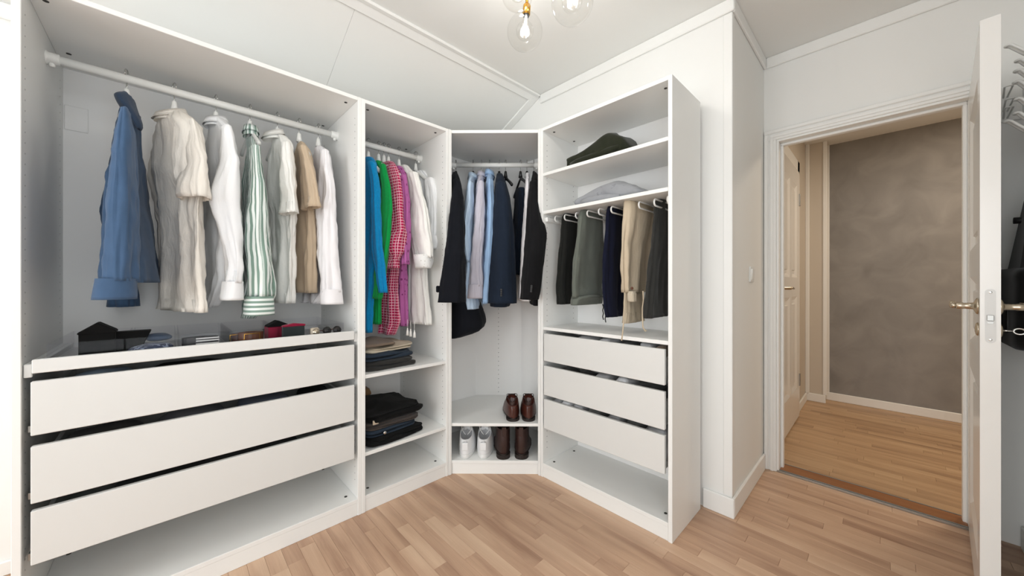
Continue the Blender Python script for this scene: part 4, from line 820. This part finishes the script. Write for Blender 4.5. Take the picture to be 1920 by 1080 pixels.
# ------------------------------------------------------------------ shoes
def shoe(name, label, cat, group, pos, yaw, L, Wd, mat, solemat, collar_z, heel_h, sole_h, kind):
    """heel at the origin, toe along local +x"""
    root = thing(name, label, cat, pos, yaw, group); n = 36
    def outline(scale_w, back, front, z):
        r = []
        for k in range(n):
            t = 2 * PI * k / n; c, s = math.cos(t), math.sin(t); x = (back + front) / 2 + (front - back) / 2 * math.copysign(abs(c) ** .85, c)
            q = (x - back) / max(front - back, .01); full = x / L
            wd = Wd / 2 * (.74 + .30 * math.sin(min(1, max(0, full)) * PI * .75)) * scale_w
            r.append(Vector((x, math.copysign(abs(s) ** .8, s) * wd, z)))
        return r
    sole = [outline(.97, .003, L - .004, 0), outline(1.02, -.002, L, .004), outline(1.02, -.002, L, sole_h - .002), outline(.96, .002, L - .005, sole_h)]
    MB().rings(sole).build('sole', solemat, root, 0, True)
    if heel_h > 0:
        for q in root.children: q.location.z = heel_h
        MB().rings([outline(.98, 0, L * .28, 0), outline(1.0, 0, L * .28, heel_h * .9), outline(1.0, 0, L * .28, heel_h + .002)]).build('heel', solemat, root, .0, False)
        MB().rings([outline(.98, L * .5, L - .01, 0), outline(.98, L * .45, L, heel_h)]).build('forefoot_sole', solemat, root)
    b0 = heel_h + sole_h - .002; H = collar_z - b0; rings = []
    for i in range(15):
        t = i / 14; z = b0 + H * t
        if kind == 'boot': fr = L * (1 - .50 * min(1, t / .55) ** .8); back = .004 - .008 * math.sin(t * PI) ; wsc = 1.0 - .12 * math.sin(min(1, t) * PI * .6) + .02 * t
        else: fr = L * (1 - .52 * t ** 1.15); back = -.004 * math.sin(t * PI * .8) + .012 * t; wsc = 1.03 - .20 * t ** 1.6
        r = outline(wsc, back, fr - .004, z)
        if i == 0: r = outline(.95, .003, L - .006, z)
        rings.append([p + Vector((0, 0, (.030 if kind != 'boot' else .006) * t * max(0, (p.x - back) / (fr - back)) ** 1.2)) for p in r])
    top = rings[-1]; cc = sum(top, Vector()) / n
    rings += [[p + (cc - p) * .08 + Vector((0, 0, .002)) for p in top], [p + (cc - p) * .14 - Vector((0, 0, .006)) for p in top]]
    up = MB().rings(rings, True, False).build('upper', mat, root, 0, True)
    inner = [[p + (cc - p) * .12 - Vector((0, 0, .004)) for p in top], [p + (cc - p) * .2 - Vector((0, 0, .05)) for p in top]]
    MB().rings(inner, False, True).build('lining', 'leather_brown' if kind == 'derby' else ('sock_grey' if kind == 'sneaker' else 'interior_dark'), up, 0, True)
    MB().rings([[p + (p - cc) * .015 + Vector((0, 0, dz)) for p in top] for dz in (-.010, .003)] , False, False).build('collar_band', mat, up, 0, True)
    cx = L * .36
    if kind in ('derby', 'sneaker'):
        lm = 'sole_dark' if kind == 'derby' else 'rubber_white'
        tg = [[Vector((cx + .02 - .012 * t + .0 , s * (.026 - .004 * t), collar_z - .01 + (.066 if kind == 'sneaker' else .052) * t)) + Vector((d, 0, 0)) for s, d in ((-1, 0), (-.5, .006), (0, .009), (.5, .006), (1, 0), (.5, .011), (0, .014), (-.5, .011))] for t in (0, .5, .85, 1)]
        MB().rings(tg).build('tongue', mat, up, 0, True)
        for i in range(3): MB().tube([(cx + .02 + .02 * i, -.03, collar_z + .026 - .010 * i), (cx + .010 + .02 * i, 0, collar_z + .042 - .010 * i), (cx + .02 + .02 * i, .03, collar_z + .026 - .010 * i)], .0024, 6).build('lace', lm, up, 0, True)
        for s in (-1, 1):
            lp_ = [(cx + .008, s * .004, collar_z + .042)] + [(cx + .008 - .005 * k, s * (.006 + .026 * math.sin(k * .45)), collar_z + .042 + .014 * math.sin(k * .55) - .004 * k) for k in range(1, 8)]
            MB().tube(lp_, .0022, 6).build('lace_bow', lm, up, 0, True)
    if kind == 'sneaker':
        MB().box(-.006, .003, -.018, .018, collar_z - .055, collar_z - .01).build('heel_tab', mat, up, .003); MB().tube([(.006, .014, collar_z - .012), (-.004, .0, collar_z + .004), (.006, -.014, collar_z - .012)], .003, 6).build('pull_loop', mat, up, 0, True)
    if kind == 'boot':
        MB().box(-.004, .003, -.013, .013, collar_z - .035, collar_z + .018).build('pull_tab', mat, up, .0015)
        for s in (-1, 1): MB().box(L * .14, L * .34, s * Wd * .36 - .004, s * Wd * .36 + .004, collar_z - .085, collar_z - .01).build('elastic_panel', 'sole_dark', up, .003)
    if kind == 'derby': MB().box(-.0045, .002, -.006, .006, sole_h + heel_h, collar_z - .004).build('back_stay', mat, up, .001)
    return root
FY = math.atan2(FWD.y, FWD.x)
def at_floor(px, D, z): p = spot(px, 0, D); return (p.x, p.y, z)
shoe('derby_shoe', 'left of the two brown leather lace-up shoes on the corner shelf', 'shoe', 'brown lace-up shoes', at_floor(963, 2.105, .297), FY + .10, .285, .096, 'leather_brown', 'sole_dark', .088, .012, .009, 'derby')
shoe('derby_shoe', 'right of the two brown leather lace-up shoes on the corner shelf', 'shoe', 'brown lace-up shoes', at_floor(991.5, 2.105, .297), FY - .02, .285, .096, 'leather_brown', 'sole_dark', .088, .012, .009, 'derby')
shoe('sneaker', 'left white sneaker of the pair under the corner shelf', 'shoe', 'white sneakers', at_floor(872, 2.095, .080), FY + .02, .295, .104, 'shoe_white', 'rubber_white', .108, 0, .024, 'sneaker')
shoe('sneaker', 'right white sneaker of the pair, next to the dark boots', 'shoe', 'white sneakers', at_floor(906, 2.095, .080), FY - .03, .295, .104, 'shoe_white', 'rubber_white', .108, 0, .024, 'sneaker')
shoe('ankle_boot', 'left dark brown ankle boot of the pair beside the white sneakers', 'boot', 'dark ankle boots', at_floor(945, 2.09, .080), FY + .12, .290, .100, 'leather_dark', 'sole_dark', .172, .022, .009, 'boot')
shoe('ankle_boot', 'right dark brown ankle boot of the pair, nearest the right partition', 'boot', 'dark ankle boots', at_floor(977, 2.09, .080), FY - .10, .290, .100, 'leather_dark', 'sole_dark', .172, .022, .009, 'boot')

# ------------------------------------------------------------------ tray: clear boxes with ties, belts and watches
TZ = .858
def clear_box(label, y0, y1, h=.070):
    x0, x1 = -2.20, -1.775; b = thing('clear_box', label, 'organizer box', ((x0 + x1) / 2, (y0 + y1) / 2, TZ), 0, 'clear boxes in the tray'); hx, hy = (x1 - x0) / 2, (y1 - y0) / 2
    MB().box(-hx, hx, -hy, hy, 0.0005, .003).build('box_floor', 'acrylic', b)
    for a in ((-hx, hx, -hy, -hy + .003), (-hx, hx, hy - .003, hy), (-hx, -hx + .003, -hy, hy), (hx - .003, hx, -hy, hy)): MB().box(a[0], a[1], a[2], a[3], .003, h).build('box_wall', 'acrylic', b)
    return b
clear_box('clear plastic box with a black necktie in the tray', -.270, -.110); clear_box('clear plastic box with patterned neckties in the tray', -.105, .020); clear_box('clear plastic box with black belts in the tray', .025, .172); clear_box('clear plastic box with brown belts in the tray', .177, .340); clear_box('clear plastic box with watches at the right of the tray', .345, .600)
def tie(label, x, y, w, h, tip, dep, mat, tipmat=None, rot=0.0, mat2=None):
    t = thing('necktie', label, 'necktie', (x, y, TZ + .003), rot, 'neckties in the tray')
    def prism(pts, x0, x1, name, m): 
        n = len(pts); mb = MB().add([(x0, a, b) for a, b in pts] + [(x1, a, b) for a, b in pts], [tuple(range(n)), tuple(range(2 * n - 1, n - 1, -1))] + [(i, n + i, n + (i + 1) % n, (i + 1) % n) for i in range(n)]); return mb.build(name, m, t, .003)
    prism([(-w / 2, 0), (w / 2, 0), (w / 2, h), (-w / 2, h)], -dep, 0, 'rolled_blade', mat)
    prism([(-w / 2 - .003, h - .004), (w / 2 + .003, h - .004), (w / 2 + .003, h + .004), (.0, h + tip), (-w / 2 - .003, h + .002)], -dep * .8, .004, 'folded_tip', tipmat or mat)
    if mat2: prism([(w / 2 - .012, 0), (w / 2 + .05, 0), (w / 2 + .085, h * .95), (w / 2 - .012, h * .95)], -dep * .95, -.02, 'tie_tail', mat2)
    return t
tie('black necktie folded to a point at the left of the tray', -1.79, -.170, .080, .092, .034, .07, 'tie_black', mat2='tie_black')
tie('burgundy necktie with a black folded tip in the tray', -1.86, .350, .075, .066, .024, .06, 'burgundy', 'tie_black', .1)
tie('dark green folded necktie in front of the burgundy lining', -1.80, .398, .084, .068, .010, .03, 'tie_green', 'burgundy', .0)
def coil(name, label, cat, group, c, r0, turns, wdt, mat, th=.0045, sq=1.0, buckle=None):
    o = thing(name, label, cat, c, 0, group); pts = []; N = int(turns * 22); m = MB(); prev = None; vs = []; fs = []
    for i in range(N + 1):
        t = 2 * PI * i / 22; r = r0 - (th * 1.25) * t / (2 * PI)
        for (dr, z) in ((0, 0), (0, wdt), (-th, wdt), (-th, 0)): vs.append(((r + dr) * math.cos(t), (r + dr) * math.sin(t) * sq, z))
    for i in range(N):
        for k in range(4): fs.append((i * 4 + k, i * 4 + (k + 1) % 4, (i + 1) * 4 + (k + 1) % 4, (i + 1) * 4 + k))
    fs += [(3, 2, 1, 0), (N * 4, N * 4 + 1, N * 4 + 2, N * 4 + 3)]
    m.add(vs, fs).build('strap', mat, o, 0, False)
    if buckle:
        z0, z1 = 0.003, wdt - .003
        MB().tube([(r0 + .004, -.026, z0), (r0 + .004, .026, z0), (r0 + .004, .026, z1), (r0 + .004, -.026, z1), (r0 + .004, -.026, z0)], .0024, 6).build('buckle', buckle, o, 0, True)
    return o
b1 = coil('rolled_belt', 'rolled black leather belt with silver keepers in the tray', 'belt', 'belts in the tray', (-1.825, .085, TZ + .003), .036, 4, .048, 'leather_black', sq=1.6)
for z in (.012, .023, .034, .043): MB().box(.035, .0380, -.012, .056, z, z + .005).build('metal_keeper', 'silver_thread', b1, .001)
coil('rolled_belt', 'rolled brown leather belt with a brass buckle in the tray', 'belt', 'belts in the tray', (-1.825, .245, TZ + .003), .038, 4, .052, 'leather_belt', sq=1.2, buckle='brass')
coil('rolled_belt', 'smaller dark brown belt rolled left of the brass-buckled one', 'belt', 'belts in the tray', (-1.87, .205, TZ + .003), .024, 3, .046, 'leather_brown', sq=1.0, buckle='brass')
pt = thing('necktie', 'patterned navy necktie folded in a clear box', 'necktie', (-1.85, -.045, TZ + .003), 0, 'neckties in the tray'); pillow(MB(), (.02, -.003, .020), .14, .108, .040, 81, .2, .8, .6, .006).build('folded_blade', 'tie_pattern', pt, 0, True)
pt = thing('necktie', 'slate blue necktie lying on the patterned navy one', 'necktie', (-1.88, -.030, TZ + .044), 0, 'neckties in the tray'); pillow(MB(), (0, 0, .013), .11, .075, .026, 82, .1, .8, .6, .005).build('folded_blade', 'denim_dark', pt, 0, True)
wa = thing('wrist_watch', 'wristwatch with pale strap at the right of the tray', 'watch', (-1.80, .480, TZ + .012)); MB().lathe([(.018, -.016), (.021, -.010), (.021, .010), (.018, .016)], (0, 0, .022), (0, 1, 0), 20).build('strap', 'beige_linen', wa, 0, True); MB().lathe([(.001, 0), (.014, 0), (.014, .006), (.001, .006)], (.020, 0, .026), (1, 0, .3), 18).build('watch_case', 'nickel', wa, 0, True)
sg = thing('sunglasses', 'dark sunglasses lying at the right end of the tray', 'sunglasses', (-1.80, .552, TZ + .012)); 
for dy in (-.020, .024): MB().lathe([(.001, 0), (.018, 0), (.019, .003), (.001, .004)], (0, dy, .024), (1, 0, .25), 18).build('lens', 'leather_black', sg, 0, True)
MB().tube([(0, -.004, .028), (.002, .002, .030), (0, .008, .028)], .002, 6).tube([(0, -.038, .026), (-.08, -.036, .020)], .002, 6).tube([(0, .042, .026), (-.08, .040, .020)], .002, 6).build('frame', 'leather_brown', sg, 0, True)

# ------------------------------------------------------------------ clothes lying in the drawers
def in_drawer(label, c, s, mat, seed, cat='shirt', grp=None, wr=.006, name='folded_shirt'):
    o = thing(name, label, cat, c, 0, grp); pillow(MB(), (0, 0, s[2] / 2), s[0], s[1], s[2], seed, 0, .6, .4, wr, 32, 10).build('folded_layer', mat, o, 0, True); return o
zf = [.676, .475, .293]; gd = 'clothes in the long drawers'
in_drawer('light blue folded shirt at the left of the top long drawer', (-1.90, -.17, zf[0]), (.26, .17, .128), 'shirt_blue', 91, grp=gd); in_drawer('black folded shirt in the middle of the top long drawer', (-1.93, .06, zf[0]), (.30, .26, .120), 'black_cotton', 92, grp=gd); in_drawer('charcoal folded shirt at the right of the top long drawer', (-1.93, .40, zf[0]), (.30, .32, .118), 'charcoal', 93, grp=gd)
in_drawer('brownish folded sweater at the left of the middle long drawer', (-1.92, -.16, zf[1]), (.28, .20, .120), 'brown_grey', 94, 'sweater', gd); in_drawer('slate grey folded shirt beside the brownish sweater in the middle drawer', (-1.92, .07, zf[1]), (.28, .20, .128), 'grey_shirt_fold', 95, grp=gd); in_drawer('blue-grey folded shirt right of centre in the middle long drawer', (-1.92, .31, zf[1]), (.28, .20, .134), 'blue_grey_fold', 96, grp=gd); in_drawer('black folded shirt at the right of the middle long drawer', (-1.92, .52, zf[1]), (.28, .14, .124), 'black_cotton', 97, grp=gd)
in_drawer('dark folded trousers lying in the bottom long drawer', (-1.94, .15, zf[2]), (.30, .60, .110), 'charcoal', 98, 'trousers', gd)
zr = [.685, .491, .299]; rnd = random.Random(5)
nm = ['top', 'middle', 'bottom']
def socks(d, items):
    for i, (x, w_, mat, lab, hh) in enumerate(items): in_drawer(lab + ' in the %s short drawer' % nm[d], (x, 1.642, zr[d]), (w_, .155, min(hh + .016, (.152, .162, .162)[d])), mat, 110 + d * 10 + i, 'socks', 'rolled clothes in the short drawers', .009, 'rolled_socks')
socks(0, [(-1.235, .15, 'sock_dark', 'dark grey rolled socks at the left', .125), (-1.09, .12, 'sock_grey', 'mid grey rolled socks left of centre', .13), (-.975, .08, 'sock_white', 'white rolled socks near the centre', .146), (-.86, .10, 'sock_dark', 'dark rolled socks right of the white ones', .124), (-.755, .075, 'sock_grey', 'light grey rolled socks towards the right', .140), (-.690, .05, 'taupe', 'taupe rolled socks at the right', .134)])
socks(1, [(-1.24, .12, 'sock_dark', 'charcoal folded underwear at the left', .125), (-1.10, .14, 'charcoal', 'charcoal rolled socks left of centre', .13), (-.985, .08, 'sock_grey', 'pale grey rolled socks near the centre', .143), (-.885, .09, 'sock_white', 'white rolled socks right of centre', .148), (-.755, .14, 'charcoal', 'dark rolled socks at the right', .13)])
socks(2, [(-1.28, .06, 'sock_grey', 'grey rolled socks at the left end', .148), (-1.21, .07, 'sock_white', 'white ribbed rolled socks at the left', .152), (-1.13, .08, 'sock_grey', 'light grey rolled socks left of centre', .150), (-1.03, .10, 'sock_dark', 'dark grey rolled socks near the centre', .146), (-.925, .10, 'sock_grey', 'smooth grey folded socks right of centre', .152), (-.82, .09, 'sock_dark', 'dark folded socks towards the right', .148), (-.71, .11, 'sock_grey', 'mottled grey rolled socks at the right end', .150)])

# ------------------------------------------------------------------ right wall behind the door: wire rack, hanger and bag
rk = thing('wall_rack', 'white wire rack with looped arms on the wall behind the open door', 'rack', (XR, 2.20, 1.85))
MB().box(-.008, 0, -.02, .02, -.30, .05).build('rack_plate', 'wire_white', rk, .003)
for dz, dx in ((.130, -.106), (.066, -.084), (.030, -.086), (-.010, -.088), (-.072, -.086), (-.122, -.088), (-.145, -.108)):
    pts = [(0, -.012, dz - .125), (dx + .012, -.012, dz - .002)] + [(dx + .012 - .012 * math.sin(t), -.012 * math.cos(t), dz) for t in [PI * k / 8 for k in range(1, 8)]] + [(dx + .012, .012, dz - .002), (0, .012, dz - .125)]
    MB().tube(pts, .0044, 8).build('rack_arm', 'wire_white', rk, 0, True)
hk = thing('wall_hook_rail', 'white hook rail on the door wall behind the open door', 'hook rail', (.385, YD, 1.86))
MB().box(-.03, .03, -.010, 0, -.05, .10).build('rail_plate', 'wire_white', hk, .003)
for dz, L_ in ((.055, .10), (-.005, .12), (-.035, .11)): MB().tube([(-.02, -.008, dz), (-.03, -L_, dz + .014)] + [(-.02 - .010 * math.cos(t), -L_ - .010 * math.sin(t), dz + .014) for t in [PI * k / 6 for k in range(7)]] + [(-.010, -.008, dz)], .003, 8).build('hook', 'wire_white', hk, 0, True)
bag = thing('shoulder_bag', 'black shoulder bag hanging on the wall behind the open door', 'bag', (.362, 2.20, .885))
pillow(MB(), (0, 0, .142), .112, .34, .284, 131, 0, .30, .30, .006).build('bag_body', 'bag_black', bag, 0, True)
MB().rings([[(.012 + t * .02 + a * (.045 - .015 * t) * 1.0, b_ * (.13 - .07 * t), .26 + .30 * t) for a, b_ in ((-1, -.7), (-1, .7), (-.7, 1), (.7, 1), (1, .7), (1, -.7), (.7, -1), (-.7, -1))] for t in (0, .3, .6, .9, 1)]).build('folded_strap', 'bag_black', bag, .004)
MB().tube([(-.026, .03, .46), (.02, .03, .46)], .012, 8).build('strap_slider', 'black_plastic', bag, 0, True)
MB().tube([(.03, 0, .56), (.045, 0, .72), (.045, 0, .86)], .008, 8).build('strap', 'bag_black', bag, 0, True)
MB().box(-.060, -.054, -.10, -.04, .06, .15).build('front_pocket', 'leather_black', bag, .002)
bh = thing('coat_hook', 'small white hook carrying the black bag', 'hook', (XR, 2.22, 1.77)); MB().tube([(0, 0, .02), (-.02, 0, -.03), (-.045, 0, -.04), (-.055, 0, -.02)], .004, 8).build('hook_wire', 'wire_white', bh, 0, True); MB().box(-.006, 0, -.015, .015, -.01, .05).build('hook_plate', 'wire_white', bh, .002)
